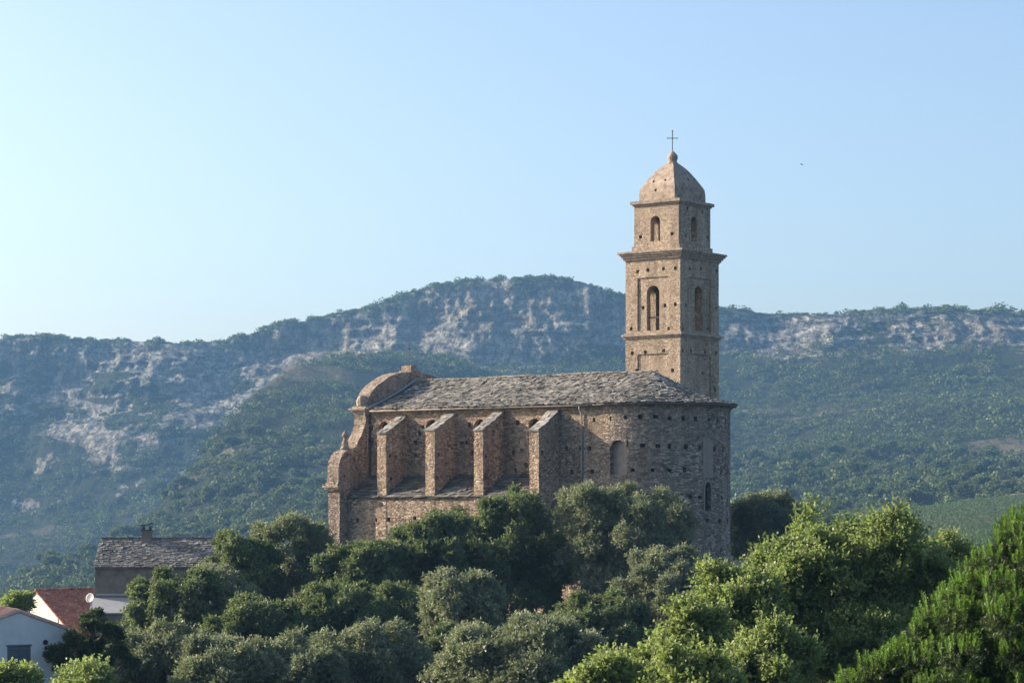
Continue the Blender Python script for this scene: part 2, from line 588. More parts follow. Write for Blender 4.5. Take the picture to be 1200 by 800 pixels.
nx = 1000
ys = np.concatenate([np.linspace(-70, 330, 60), np.linspace(345, 900, 60)[0:], np.linspace(910, 1560, 90), np.linspace(1566, 1700, 34), np.linspace(1703, 1830, 90), np.linspace(1840, 2440, 44)])
xi = np.linspace(-1, 1, nx)
XX = xi[None, :] * (170 + 0.42 * np.maximum(ys, 0))[:, None]
YY = np.repeat(ys[:, None], nx, 1)
ZZ = terrain_z(XX, YY)
# cliff relief: buttresses of rock pushed out and in, ledges
cl = np.maximum(np.exp(-((YY - 1778) / 38.0) ** 2), 0.55 * np.clip((YY - 1570) / 50, 0, 1) * (YY < 1778) * np.clip((420 - (U0 + XX / np.maximum(YY, 200) * F)) / 150, 0, 1))
fold = (fbm(XX / 30, ZZ / 45 + 7, 21, 5, 0.68) - 0.5) * 46 + (vnoise(XX / 90, ZZ / 300, 33) - 0.5) * 60
ledge = (fbm(XX / 60, ZZ / 9.0, 40, 4, .6) - 0.5) * 20
YD = YY + cl * (fold + ledge)
skyu = np.clip(U0 + XX / np.maximum(YY, 200) * F, -700, 1900)
rel = (V0 - ZZ * F / np.maximum(YY, 1)) - np.interp(skyu, SKY_U, SKY_V)     # rows below the skyline
# bare rock where it is steep and patchy; a second, lower band on the left
depth = np.interp(skyu, [-700, 0, 200, 330, 450, 620, 720, 800, 900, 1200, 1900], [190, 215, 195, 95, 95, 104, 60, 40, 52, 45, 45])
zone = np.clip((depth - rel) / 30 + 0.5, 0, 1) * np.clip((YY - 1585) / 50, 0, 1) * np.clip((1850 - YY) / 30, 0, 1)
rn = fbm(XX / 45 + 11, ZZ / 22 + YY / 160, 51, 5, 0.66)
dens = np.interp(skyu, [-700, 0, 200, 330, 450, 640, 740, 860, 1200, 1900], [.42, .44, .46, .38, .33, .33, .44, .43, .46, .46])
dens = dens + 0.065 * np.clip((rel - 90) / 30, 0, 1) - 0.08 * np.clip((70 - rel) / 40, 0, 1)
rock = np.clip((rn - dens) * 9 + 0.5, 0, 1) * zone
vyd = (YY > 425) & (YY < 900) & (U0 + XX / np.maximum(YY, 200) * F > 965)
soil = np.maximum(vyd * 1.0, np.clip((fbm(XX / 70 + 31, YY / 70 + 5, 77, 4, 0.6) - 0.60) * 12, 0, 1) * np.clip((YY - 350) / 100, 0, 1) * (YY < 1600))
nyr = len(ys)
verts = np.stack([XX, YD, ZZ], -1).reshape(-1, 3).astype(np.float32)
ii = (np.arange(nyr - 1)[:, None] * nx + np.arange(nx - 1)[None, :]).reshape(-1)
faces = np.stack([ii, ii + 1, ii + nx + 1, ii + nx], 1).astype(np.int32)

def np_mesh(name, verts, faces, k=4, attrs=None, smooth=False):
    me = bpy.data.meshes.new(name)
    nv, nf = len(verts), len(faces)
    me.vertices.add(nv); me.loops.add(nf * k); me.polygons.add(nf)
    me.vertices.foreach_set("co", np.ascontiguousarray(verts, dtype=np.float32).ravel())
    me.loops.foreach_set("vertex_index", np.ascontiguousarray(faces, dtype=np.int32).ravel())
    me.polygons.foreach_set("loop_start", np.arange(0, nf * k, k, dtype=np.int32))
    me.polygons.foreach_set("loop_total", np.full(nf, k, dtype=np.int32))
    if smooth:
        me.polygons.foreach_set("use_smooth", np.ones(nf, dtype=bool))
    for an, (dom, arr) in (attrs or {}).items():
        at = me.attributes.new(an, 'FLOAT', dom)
        at.data.foreach_set("value", np.ascontiguousarray(arr, dtype=np.float32).ravel())
    me.update(calc_edges=True)
    me.validate()
    return me

def terrain_mat():
    m, nt, out = nodes_of("hillside_ground")
    base = mapping(nt)
    ar = N(nt, "ShaderNodeAttribute", attribute_name="rock")
    aso = N(nt, "ShaderNodeAttribute", attribute_name="soil")
    n1 = noise_tex(nt, base, 0.05, 6, 0.65)
    n2 = noise_tex(nt, base, 0.4, 6, 0.7)
    veg = mixc(nt, (0.018, 0.024, 0.012), (0.04, 0.048, 0.022), ramp(nt, n2, [(0.35, g(0)), (0.65, g(1))]))
    soilc = mixc(nt, (0.09, 0.08, 0.05), (0.15, 0.13, 0.085), n2)
    c = mixc(nt, veg, soilc, aso.outputs["Fac"])
    st = noise_tex(nt, mapping(nt, (0.045, 0.02, 0.2)), 1.0, 8, 0.75)
    vert = noise_tex(nt, mapping(nt, (0.16, 0.06, 0.02)), 1.0, 7, 0.7)
    rk = ramp(nt, st, [(0.32, (0.13, 0.13, 0.115)), (0.44, (0.25, 0.25, 0.22)), (0.56, (0.37, 0.345, 0.29)), (0.7, (0.48, 0.45, 0.38))])
    rk = mixc(nt, rk, ramp(nt, vert, [(0.36, g(0.3)), (0.55, g(1.15))]), 0.85, 'MULTIPLY')
    pk = noise_tex(nt, mapping(nt, (0.13, 0.05, 0.16)), 1.0, 8, 0.75)
    rk = mixc(nt, rk, ramp(nt, pk, [(0.4, (0.12, 0.13, 0.1)), (0.52, g(0.95)), (0.7, g(1.2))]), 0.9, 'MULTIPLY')
    warm = noise_tex(nt, base, 0.012, 3)
    rk = mixc(nt, rk, (0.28, 0.235, 0.165), math_node(nt, 'MULTIPLY', ramp(nt, warm, [(0.45, g(0)), (0.65, g(1))]), 0.45))
    vf = N(nt, "ShaderNodeTexVoronoi", feature='DISTANCE_TO_EDGE')
    wv = N(nt, "ShaderNodeTexNoise"); wv.inputs["Scale"].default_value = 0.09; wv.inputs["Detail"].default_value = 5
    nt.links.new(base, wv.inputs["Vector"])
    wa = N(nt, "ShaderNodeVectorMath", operation='MULTIPLY_ADD')
    nt.links.new(wv.outputs["Color"], wa.inputs[0]); wa.inputs[1].default_value = (2.6, 2.6, 2.6)
    nt.links.new(mapping(nt, (0.13, 0.06, 0.05)), wa.inputs[2])
    vf.inputs["Scale"].default_value = 1.0
    nt.links.new(wa.outputs[0], vf.inputs["Vector"])
    rk = mixc(nt, rk, ramp(nt, vf.outputs["Distance"], [(0.0, g(0.22)), (0.1, g(0.8)), (0.3, g(1.15))]), 0.9, 'MULTIPLY')
    n3 = noise_tex(nt, mapping(nt, (0.1, 0.05, 0.14)), 1.0, 9, 0.78)
    rf = math_node(nt, 'ADD', ar.outputs["Fac"], math_node(nt, 'MULTIPLY', math_node(nt, 'SUBTRACT', n3, 0.5), 2.6))
    rfac = ramp(nt, rf, [(0.44, g(0)), (0.54, g(1))])
    c = mixc(nt, c, rk, rfac)
    h = math_node(nt, 'ADD', math_node(nt, 'MULTIPLY', vert, 1.2), st)
    principled(nt, out, c, 0.95, h, 5.0, 1.0, 0.05)
    return m

terr = link_mesh("hillside", np_mesh("hillside", verts, faces, 4, {"rock": ('POINT', rock), "soil": ('POINT', soil)}, True), terrain_mat())
tag(terr, kind='structure')

# haze over the valley
hz = MB(); hz.box(-1320, 1320, -90, 2520, -75, 245)
m, nt, out = nodes_of("valley_haze")
pv = N(nt, "ShaderNodeVolumePrincipled")
pv.inputs["Color"].default_value = (0.27, 0.56, 0.98, 1)
pv.inputs["Density"].default_value = 0.000125
pv.inputs["Anisotropy"].default_value = 0.2
nt.links.new(pv.outputs[0], out.inputs["Volume"])
haze = hz.build("haze", m)
tag(haze, "blue haze hanging over the valley and the cliffs", "haze", kind='stuff')

# ------------------------------------------------------------------ bushes over the hills (uncountable scrub)
def ico(sub):
    bm = bmesh.new()
    bmesh.ops.create_icosphere(bm, subdivisions=sub, radius=1)
    v = np.array([p.co[:] for p in bm.verts]); f = np.array([[q.index for q in ff.verts] for ff in bm.faces])
    bm.free()
    return v, f

def terrain_at(x, y):
    """height and fields at points by reading the built grid"""
    fy = np.interp(y, ys, np.arange(nyr))
    fx = (x / (170 + 0.42 * np.maximum(y, 0)) + 1) * 0.5 * (nx - 1)
    i = np.clip(fy.astype(int), 0, nyr - 2); j = np.clip(fx.astype(int), 0, nx - 2)
    a = fy - i; b = fx - j
    def s(A):
        return (A[i, j] * (1 - a) * (1 - b) + A[i + 1, j] * a * (1 - b) + A[i, j + 1] * (1 - a) * b + A[i + 1, j + 1] * a * b)
    return s(YD), s(ZZ), s(rock), s(soil)

def bushes(name, x, y, r, nq, mat, label, cat, sink=0.25, squash=0.8, q=0.36):
    """every bush is a lumpy cloud of small leafy facets, open enough to let dark gaps through"""
    yd, z, _, _ = terrain_at(x, y)
    n = len(x)
    # three or four lobes each
    lob = unit(rng.normal(size=(n, 4, 3))) * 0.5
    lob[..., 2] = np.abs(lob[..., 2]) * 0.8
    pick = rng.integers(0, 4, (n, nq))
    d = unit(rng.normal(size=(n, nq, 3))); d[..., 2] = np.where(d[..., 2] < -0.3, -d[..., 2], d[..., 2])
    P = np.take_along_axis(lob, pick[..., None], 1) + d * (0.6 * rng.uniform(.75, 1.05, (n, nq, 1)))
    P = P * r[:, None, None] * np.array([1, 1, squash])
    P = P + np.stack([x, yd, z + r * (squash * .6 - sink)], -1)[:, None]
    nr = unit(d + rng.normal(size=(n, nq, 3)) * .55)
    t1 = unit(np.cross(nr, rng.normal(size=(n, nq, 3)))); t2 = np.cross(nr, t1)
    sz = (r[:, None, None] ** .75) * q * rng.uniform(.6, 1.3, (n, nq, 1))
    V = np.stack([P - t1 * sz * .6, P - t2 * sz * .5, P + t1 * sz * .6, P + t2 * sz * .5], 2).reshape(-1, 3)
    nf = n * nq
    rn_ = np.repeat(rng.random(n)[:, None] * 0.6, nq, 1).ravel() + rng.random(nf) * 0.4
    me = np_mesh(name, V, np.arange(nf * 4).reshape(nf, 4), 4, {"rnd": ('FACE', rn_)}, False)
    o = link_mesh(name, me, mat)
    return tag(o, label, cat, kind='stuff')

M['scrub'] = leaf_mat("scrub_foliage", [(0, (0.03, 0.042, 0.02)), (0.45, (0.075, 0.1, 0.034)), (0.8, (0.13, 0.16, 0.055)), (1, (0.2, 0.22, 0.09))], 0.1, 0.8, 0.1)
def sample(n, y0, y1, u0=-160, u1=1360):
    y = np.sqrt(rng.random(n) * (y1 ** 2 - y0 ** 2) + y0 ** 2)
    u = rng.uniform(u0, u1, n)
    return (u - U0) / F * y, y, u

# vineyard on the right: rows of vines, and a track above
def in_vineyard(x, y):
    u = U0 + x / y * F
    return (y > 430) & (y < 885 + (u - 1200) * 0.12) & (u > 985)
x, y, u = sample(46000, 560, 1745)
_, _, rk_, so_ = terrain_at(x, y)
keep = (rng.random(len(x)) > rk_ * 1.0) & (rng.random(len(x)) > so_ * 0.85) & ~in_vineyard(x, y)
keep &= ~((y > 880) & (y < 905) & (u > 1060))
keep &= (fbm(x / 18, y / 18, 91, 2) > 0.40)
x, y = x[keep], y[keep]
r = (rng.gamma(2.6, 0.65, len(x)) + 0.7) * (0.7 + 0.8 * fbm(x / 60, y / 60, 301, 3))
near_ = y < 1250
bushes("maquis_scrub", x[near_], y[near_], r[near_], 80, M['scrub'], "dense green scrub and small trees covering the lower slopes", "scrub")
bushes("mountain_scrub", x[~near_], y[~near_], r[~near_] * 1.0, 30, M['scrub'], "dark bluish scrub on the upper slope under the cliffs", "scrub")
# scrub on the ledges of the cliff and the trees along the crest
x, y, u = sample(3200, 1740, 1812)
_, _, rk_, _ = terrain_at(x, y)
keep = (rng.random(len(x)) > 0.15 + rk_ * 0.72) & (fbm(x / 16, y / 9, 333, 3) > .42)
bushes("cliff_scrub", x[keep], y[keep], rng.uniform(0.8, 2.2, keep.sum()), 22, M['scrub'], "bushes clinging to the ledges of the pale cliffs", "scrub")
x, y, u = sample(5200, 1804, 1850)
k2 = fbm(u / 17, y * 0, 17, 4) > 0.33
x, y, u = x[k2], y[k2], u[k2]
rr = rng.gamma(3.0, 0.55, len(x)) * (0.3 + 1.2 * fbm(u / 13, y * 0, 71, 4)) + 0.6
bushes("crest_trees", x, y, rr, 45, M['scrub'], "ragged line of dark trees along the crest of the mountain", "trees", 0.55, 0.95)

M['vine'] = leaf_mat("vine_foliage", [(0, (0.035, 0.065, 0.025)), (0.5, (0.055, 0.1, 0.035)), (1, (0.09, 0.14, 0.05))], 0.25, 0.6, 0.2)
vx, vy = [], []
for yrow in np.arange(430, 900, 4.6):
    xs = np.arange(60, 420, 1.15)
    xs = xs + rng.normal(0, 0.2, len(xs))
    yv = yrow + (xs - 200) * 0.28 + rng.normal(0, 0.18, len(xs))
    uu = U0 + xs / yv * F
    k = in_vineyard(xs, yv) & (uu < 1350) & (yv > 440)
    vx.append(xs[k]); vy.append(yv[k])
vx = np.concatenate(vx); vy = np.concatenate(vy)
bushes("vineyard", vx, vy, rng.uniform(0.7, 1.15, len(vx)), 16, M['vine'], "green vineyard in rows on the slope below the track, right", "vineyard", 0.0, 0.8)
# the track
tk = MB()
pts = []
for uu in np.linspace(1040, 1380, 40):
    yc = 893 + (uu - 1200) * 0.12
    for dy in (-4.5, 4.5):
        xx = (uu - U0) / F * yc
        yd_, z_, _, _ = terrain_at(np.array([xx]), np.array([yc + dy]))
        pts.append((xx, yc + dy, float(z_[0]) + 0.7 + (0.5 if dy > 0 else 0)))
tk.poly(pts, [(2 * i, 2 * i + 2, 2 * i + 3, 2 * i + 1) for i in range(39)])
tag(tk.build("dirt_track", M['earth']), kind='structure')

# ------------------------------------------------------------------ foliage by twigs
def leaves_mesh(name, centers, radii, ntwig, nleaf, tl, ll, lw, up=0.35, spread=0.8, shell=(0.3, 1.0), rbias=None, top_only=None, axis_follow=0.6, wob=0.4):
    Mn = len(centers)
    n = Mn * ntwig
    c = np.repeat(centers, ntwig, 0); rad = np.repeat(radii, ntwig)
    d = unit(rng.normal(size=(n, 3)))
    if top_only is not None:
        d[:, 2] = np.where(d[:, 2] < top_only, -d[:, 2] * 0.5, d[:, 2])
        d = unit(d)
    sh = rng.uniform(shell[0], shell[1], n) ** 0.7
    p = c + d * (rad * sh)[:, None] * np.array([1, 1, 0.85])
    t = unit(d * (1 - up) + np.array([0, 0, 1]) * up + rng.normal(size=(n, 3)) * wob)
    tlen = tl * rng.uniform(0.6, 1.3, n)
    s = (np.arange(nleaf) + 0.5) / nleaf
    P = p[:, None] + t[:, None] * (tlen[:, None] * s[None])[..., None]
    rd = unit(rng.normal(size=(n, nleaf, 3)))
    ax = unit(t[:, None] * axis_follow + rd * spread)
    nr = unit(np.cross(ax, unit(rng.normal(size=(n, nleaf, 3)))))
    L = ll * rng.uniform(0.7, 1.25, (n, nleaf, 1)); W = lw * rng.uniform(0.7, 1.25, (n, nleaf, 1))
    A = P; B = P + ax * L * 0.5 + nr * W * 0.5; Cc = P + ax * L; D = P + ax * L * 0.5 - nr * W * 0.5
    V = np.stack([A, B, Cc, D], 2).reshape(-1, 3)
    nf = n * nleaf
    Fa = np.arange(nf * 4).reshape(nf, 4)
    cl_r = np.repeat(rng.random(Mn), ntwig * nleaf)
    tw_r = np.repeat(rng.random(n), nleaf)
    rn_ = np.clip(cl_r * 0.3 + tw_r * 0.35 + rng.random(nf) * 0.35, 0, 1)
    return np_mesh(name, V, Fa, 4, {"rnd": ('FACE', rn_)})

def crown_clumps(rx, ry, rz, m, clump=(0.2, 0.32), low=-0.55, inner=0.2, sub=5):
    """boughs on an uneven envelope; every bough carries smaller tufts with gaps between"""
    cs, rs = [], []
    nb_ = 0
    while nb_ < m:
        d = unit(rng.normal(size=3))
        if d[2] < low: continue
        nb_ += 1
        f = rng.uniform(0.62, 0.86) * rng.uniform(0.84, 1.12) if rng.random() > inner else rng.uniform(0.1, 0.55)
        cr = rng.uniform(*clump) * (rx + rz) / 2
        c0 = d * f * np.array([rx, ry, rz])
        for _ in range(sub):
            dd = unit(rng.normal(size=3) + np.array([0, 0, .35]) + d * .5)
            cs.append(c0 + dd * cr * rng.uniform(.45, .95)); rs.append(cr * rng.uniform(.28, .5))
    return np.array(cs), np.array(rs)

KINDS = {
    'oak': dict(stops=[(0, (0.045, 0.06, 0.022)), (0.5, (0.118, 0.145, 0.06)), (1, (0.23, 0.262, 0.125))], trans=0.28, nt=40, nl=13, tl=0.42, ll=0.17, lw=0.09, cl=(.15, .25)),
    'olive': dict(stops=[(0, (0.085, 0.095, 0.055)), (0.5, (0.2, 0.212, 0.13)), (1, (0.36, 0.37, 0.25))], trans=0.28, nt=40, nl=13, tl=0.48, ll=0.18, lw=0.07, cl=(.15, .25)),
    'broad': dict(stops=[(0, (0.07, 0.105, 0.02)), (0.5, (0.16, 0.2, 0.062)), (1, (0.3, 0.34, 0.14))], trans=0.5, nt=11, nl=11, tl=0.5, ll=0.12, lw=0.078, cl=(.09, .18)),
    'bright': dict(stops=[(0, (0.1, 0.14, 0.025)), (0.5, (0.19, 0.228, 0.066)), (1, (0.32, 0.355, 0.13))], trans=0.5, nt=14, nl=11, tl=0.45, ll=0.12, lw=0.078, cl=(.09, .18)),
}
for k, q in KINDS.items():
    gl_ = k in ('broad', 'bright')
    M['leaf_' + k] = leaf_mat(k + "_leaves", q['stops'], q['trans'], .5 if gl_ else .55, .5 if gl_ else .35)

def limb_mesh(H, crown_c, targets, r0):
    mb = MB()
    top = Vector(crown_c)
    fork = Vector((top.x * 0.3, top.y * 0.3, max(H * 0.3, 0.6)))
    mb.tube([(0, 0, -0.8), (fork.x * .3, fork.y * .3, fork.z * 0.5), fork], [r0 * 1.35, r0, r0 * 0.85], 9)
    for t in targets:
        t = Vector(t)
        mid = fork.lerp(t, 0.5) + Vector((random.uniform(-.3, .3), random.uniform(-.3, .3), random.uniform(0.1, .6)))
        mb.tube([fork - Vector((0, 0, .2)), fork.lerp(mid, .5), mid, t], [r0 * .6, r0 * .45, r0 * .3, r0 * .08], 6)
    return mb

def tree(name, u, v, rpx, rzpx, Y, kind, label, cat="tree", group=None, m=44, ntw=None, depth=1.0, low=-0.55, up=0.35, lower=None, more=()):
    """tree whose crown is centred on pixel (u, v) at distance Y, radii given in photograph pixels"""
    c = at_px(u, v, Y)
    k = Y / F
    rx, rz = rpx * k, rzpx * k
    if kind in ('oak', 'olive') and Y < 170: rx *= 1.13
    gz = float(terrain_z(np.array([c[0]]), np.array([c[1]]))[0])
    root = empty(name, (c[0], c[1], gz), label, cat, 0, group)
    q = KINDS[kind]
    cs, rs = crown_clumps(rx, rx * depth, rz, int(m * (1.25 if kind in ('oak', 'olive') else 1.7)), clump=q['cl'], low=low, inner=.2 if kind in ('oak', 'olive') else .35)
    cc = np.array([0, 0, c[2] - gz])
    cs = cs + cc
    for (u2, v2, r2, z2, dy, m2) in more:      # further masses of the same crown
        c2_ = at_px(u2, v2, Y + dy)
        a_, b_ = crown_clumps(r2 * k, r2 * k, z2 * k, int(m2 * (1.25 if kind in ('oak', 'olive') else 1.7)), clump=q['cl'], low=low, inner=.2 if kind in ('oak', 'olive') else .35)
        cs = np.vstack([cs, a_ + np.array([c2_[0] - c[0], c2_[1] - c[1], c2_[2] - gz])]); rs = np.append(rs, b_)
    if lower:      # skirt of lower clumps down to the ground
        for _ in range(lower):
            a_ = rng.uniform(0, 6.283); f = rng.uniform(.3, .85)
            cs = np.vstack([cs, [math.cos(a_) * rx * f, math.sin(a_) * rx * f, cc[2] - rz * rng.uniform(.5, 1.1)]]); rs = np.append(rs, rx * .22)
    me = leaves_mesh("crown", cs, rs, ntw or q['nt'], q['nl'], q['tl'], q['ll'], q['lw'], up=up)
    link_mesh("crown", me, M['leaf_' + kind], root)
    sel = [cs[i] for i in rng.choice(len(cs), min(11, len(cs)), replace=False)]
    limb_mesh(c[2] - gz, cc, sel, max(0.12, min(0.3, rx * 0.06))).build("trunk", M['bark'], root)
    return root

# individual round trees one can tell apart on the hillside right of the church and on the spur
def small_tree_proto():
    c0 = rng.normal(size=(9, 3)) * np.array([1.6, 1.6, 0.9]) + np.array([0, 0, 4.2])
    me = leaves_mesh("crown", c0, rng.uniform(1.3, 2.0, 9), 60, 6, 0.7, 0.75, 0.6, up=0.2)
    tm = MB(); tm.tube([(0, 0, -1), (0.1, 0, 1.5), (0, 0.1, 3.8)], [0.35, 0.28, 0.12], 7)
    return me, tm.mesh("trunk")
M['leaf_far'] = leaf_mat("pale_far_leaves", [(0, (0.06, 0.08, 0.035)), (0.5, (0.095, 0.12, 0.055)), (1, (0.15, 0.17, 0.085))], 0.2, 0.8, 0.1)
protos = [small_tree_proto() for _ in range(4)]
for pme, ptm in protos:
    pme.materials.append(M['leaf_far']); ptm.materials.append(M['bark'])
spots = [(rng.uniform(865, 1195), rng.uniform(910, 1300), 0) for _ in range(75)] + [(rng.uniform(20, 400), rng.uniform(850, 1200), 1) for _ in range(55)]
spots += [(1015, 905, 0), (1075, 925, 0), (905, 930, 0), (985, 935, 0), (1130, 935, 0), (1170, 950, 0)]
for i, (uu, yy_, side) in enumerate(spots):
    xx = (uu - U0) / F * yy_
    yd_, z_, _, _ = terrain_at(np.array([xx]), np.array([yy_]))
    r_ = empty("hillside_tree", (xx, float(yd_[0]), float(z_[0])),
               "pale round tree standing among the scrub on the slope right of the church" if side == 0 else "pale round tree standing among the scrub on the spur left of the church",
               "tree", rng.uniform(0, 6), "round trees on the right hillside" if side == 0 else "round trees on the left spur")
    s = rng.uniform(0.7, 1.25)
    r_.scale = (s * 1.1, s * 1.1, s)
    pme, ptm = protos[i % 4]
    for nm, mm in (("crown", pme), ("trunk", ptm)):
        o = bpy.data.objects.new(nm, mm); COL.objects.link(o); o.parent = r_

# ------------------------------------------------------------------ THE CHURCH
church = empty("church", (R0[0], R0[1], ZB), "rubble stone church with buttresses, round apse and tall bell tower on the knoll", "church", -TH)
DZ = -ZB
RW = 5.8
Z_EAVE = 7.25
Z_RIDGE = 9.87
A_F = -22.96                   # inner face of the west front
FT = 1.15                      # its thickness
B_BUT = -8.4

def part(mb, name, mat, parent=church, rough=None, smooth=False, seed=0.0):
    me = mb.mesh(name, smooth=smooth)
    if rough:
        roughen(me, rough[0], rough[1], seed)
    return link_mesh(name, me, mat, parent)

# --- nave and apse wall
nave_len = A_F + 0.25
out_ = [(nave_len, -RW), (0, -RW)]
w1 = MB(DZ); w1.box(nave_len, -0.001, -RW, RW, ZB - 1, Z_EAVE)
nave = part(w1, "nave_wall", M['nave'], rough=(0.6, 0.02))
w2 = MB(DZ)
seg = 40
arc = [(0, -RW)] + [(RW * math.sin(math.pi * k / seg), -RW * math.cos(math.pi * k / seg)) for k in range(1, seg)] + [(0, RW)]
w2.prism(arc, 'z', ZB - 1, Z_EAVE)
apse = part(w2, "apse_wall", M['apse'], rough=(0.75, 0.02), seed=3)

def arch_outline(c, w, z0, z1, n=10, point=False):
    """(p, z) outline of a round headed opening"""
    r = w / 2
    pts = [(c - r, z0), (c + r, z0)]
    if point:
        h = r * 1.9
        for i in range(n + 1):
            t = i / n
            pts.append((c + r * math.cos(t * math.pi / 2) ** 1.0 if t < 1 else c, z1 - h + h * math.sin(t * math.pi / 2)))
        for i in range(1, n + 1):
            t = 1 - i / n
            pts.append((c - r * math.cos(t * math.pi / 2), z1 - h + h * math.sin(t * math.pi / 2)))
    else:
        for i in range(n + 1):
            t = math.pi * i / n
            pts.append((c + r * math.cos(t), z1 - r + r * math.sin(t)))
    o = []
    for p in pts:
        if not o or abs(p[0] - o[-1][0]) + abs(p[1] - o[-1][1]) > 1e-4:
            o.append(p)
    return o

def ring_prism(mb, outline, a, b, ang, depth, proud=0.4):
    """extrude an outline (p along the tangent, z) through the wall at (a, b) whose outward direction is at ang"""
    tx, ty = math.cos(ang), math.sin(ang)
    nx_, ny_ = math.sin(ang), -math.cos(ang)
    n = len(outline)
    pts = []
    for off in (proud, -depth):
        pts += [(a + tx * p + nx_ * off, b + ty * p + ny_ * off, z) for p, z in outline]
    fs = [tuple(range(n)), tuple(range(2 * n - 1, n - 1, -1))] + [(i, i + n, (i + 1) % n + n, (i + 1) % n) for i in range(n)]
    mb.poly(pts, fs)

def hole(mb, a, b, z, ang, w=None, h=None, depth=0.7):
    w = w or random.uniform(.24, .36); h = h or random.uniform(.26, .38)
    ring_prism(mb, [(-w / 2, z - h / 2), (w / 2, z - h / 2), (w / 2, z + h / 2), (-w / 2, z + h / 2)], a, b, ang, depth, 0.25)

def z4(lst, s, ox, oy):
    return [(x / s + ox, y / s + oy) for x, y in lst]

hp = z4([(275, 205), (328, 200), (379, 197), (429, 195), (480, 194), (528, 200), (574, 200), (615, 202), (660, 205), (688, 208), (715, 210),
         (182, 300), (230, 300), (258, 301), (437, 291), (488, 292), (527, 293), (582, 295), (630, 298), (678, 302), (707, 304),
         (200, 380), (268, 378), (404, 373), (471, 373), (527, 374), (578, 371), (700, 380),
         (537, 460), (597, 463), (630, 464), (703, 465), (500, 462), (450, 458),
         (608, 541), (655, 543), (695, 543), (722, 544), (570, 540), (580, 632), (622, 636), (665, 640), (700, 642), (640, 700)], 2.857, 600, 420)
hp += z4([(342, 183), (288, 297), (287, 385), (317, 235), (678, 172), (655, 297), (697, 372), (620, 300)], 6.156, 440, 470)
hp += z4([(262, 325), (258, 445), (262, 395), (35, 0)], 4.0, 370, 420)[:3]
hp += z4([(945, 300), (925, 440), (965, 430), (935, 525), (985, 500)], 4.0, 370, 420)
cutn, cuta = MB(DZ), MB(DZ)
for (pu, pv_) in hp:
    a, b, z, ang = on_wall(pu, pv_)
    hole(cuta if a > 0 else cutn, a, b, z, ang)
# slit beside the niche
a, b, z, ang = on_wall(735.5, 524); hole(cuta, a, b, z, ang, .12, 1.0)
# windows high in each bay (seen above the buttress slopes)
winpos = []
for wu, wv in ((450, 494), (506, 491.5), (562.5, 491), (626.5, 490)):
    a, b, z, _ = on_wall(wu, wv)
    winpos.append((a, z))
    ring_prism(cutn, arch_outline(0, 1.15, z - 1.9, z), a, b, 0, 0.55)
boolean_cut(nave, cutn.mesh("c"))
# blind niche on the seam of nave and apse, and the pointed window
a1, b1, zt, ang1 = on_wall(712.5, 515.5)
_, _, zb_, _ = on_wall(712.5, 556)
c2 = MB(DZ); ring_prism(c2, arch_outline(0.72, 1.36, zb_, zt), -0.0, -RW, 0, 0.42, 0.6)
boolean_cut(apse, cuta.mesh("c"))
boolean_cut(apse, c2.mesh("c"))
nic = MB(DZ); nic.box(0.06, 1.38, -RW + .40, -RW + .44, zb_ + .01, zt)
part(nic, "niche_plaster", M['plaster'])
aw, bw, zw, angw = on_wall(829.5, 564.5)
_, _, zw0, _ = on_wall(829.5, 598)
c3 = MB(DZ); ring_prism(c3, arch_outline(0, .62, zw0, zw, 8, True), aw, bw, angw, .7)
boolean_cut(apse, c3.mesh("c"))
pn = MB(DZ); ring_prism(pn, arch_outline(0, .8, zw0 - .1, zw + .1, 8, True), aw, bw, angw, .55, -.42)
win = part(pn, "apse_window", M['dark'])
fr = MB(DZ)
oo, oi = arch_outline(0, .86, zw0, zw + .2, 8, True), arch_outline(0, .64, zw0, zw + .02, 8, True)
tx, ty, nx_, ny_ = math.cos(angw), math.sin(angw), math.sin(angw), -math.cos(angw)
n_ = len(oo)
def tp(p, z, off): return (aw + tx * p + nx_ * off, bw + ty * p + ny_ * off, z)
ptsf = [tp(p, z, .05) for p, z in oo] + [tp(p, z, .05) for p, z in oi] + [tp(p, z, -.2) for p, z in oo] + [tp(p, z, -.2) for p, z in oi]
fs = []
for i in range(1, n_):
    j = (i + 1) % n_
    fs += [(i, j, n_ + j, n_ + i), (2 * n_ + i, 2 * n_ + j, j, i), (n_ + i, n_ + j, 3 * n_ + j, 3 * n_ + i)]
fr.poly(ptsf, fs)
part(fr, "window_surround", M['plaster'], win)
# smooth strip of plaster over a walled-up window, above the pointed one
ps = MB(DZ)
ou, ov = 829.5, 538
a, b, z, ang = on_wall(ou, ov)
for k in range(6):
    g0, g1 = ang - .085 + k * .03, ang - .085 + (k + 1) * .03
    rr_ = RW + .035
    ps.poly([(rr_ * math.sin(g0), -rr_ * math.cos(g0), zw + .3), (rr_ * math.sin(g1), -rr_ * math.cos(g1), zw + .3),
             (rr_ * math.sin(g1), -rr_ * math.cos(g1), zw + 3.2 + random.uniform(-.2, .2)), (rr_ * math.sin(g0), -rr_ * math.cos(g0), zw + 3.2)], [(0, 1, 2, 3)])
part(ps, "plaster_patch", M['plaster'])
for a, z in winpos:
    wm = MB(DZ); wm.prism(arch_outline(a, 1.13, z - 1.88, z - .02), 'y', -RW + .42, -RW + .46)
    part(wm, "nave_window", M['dark'])

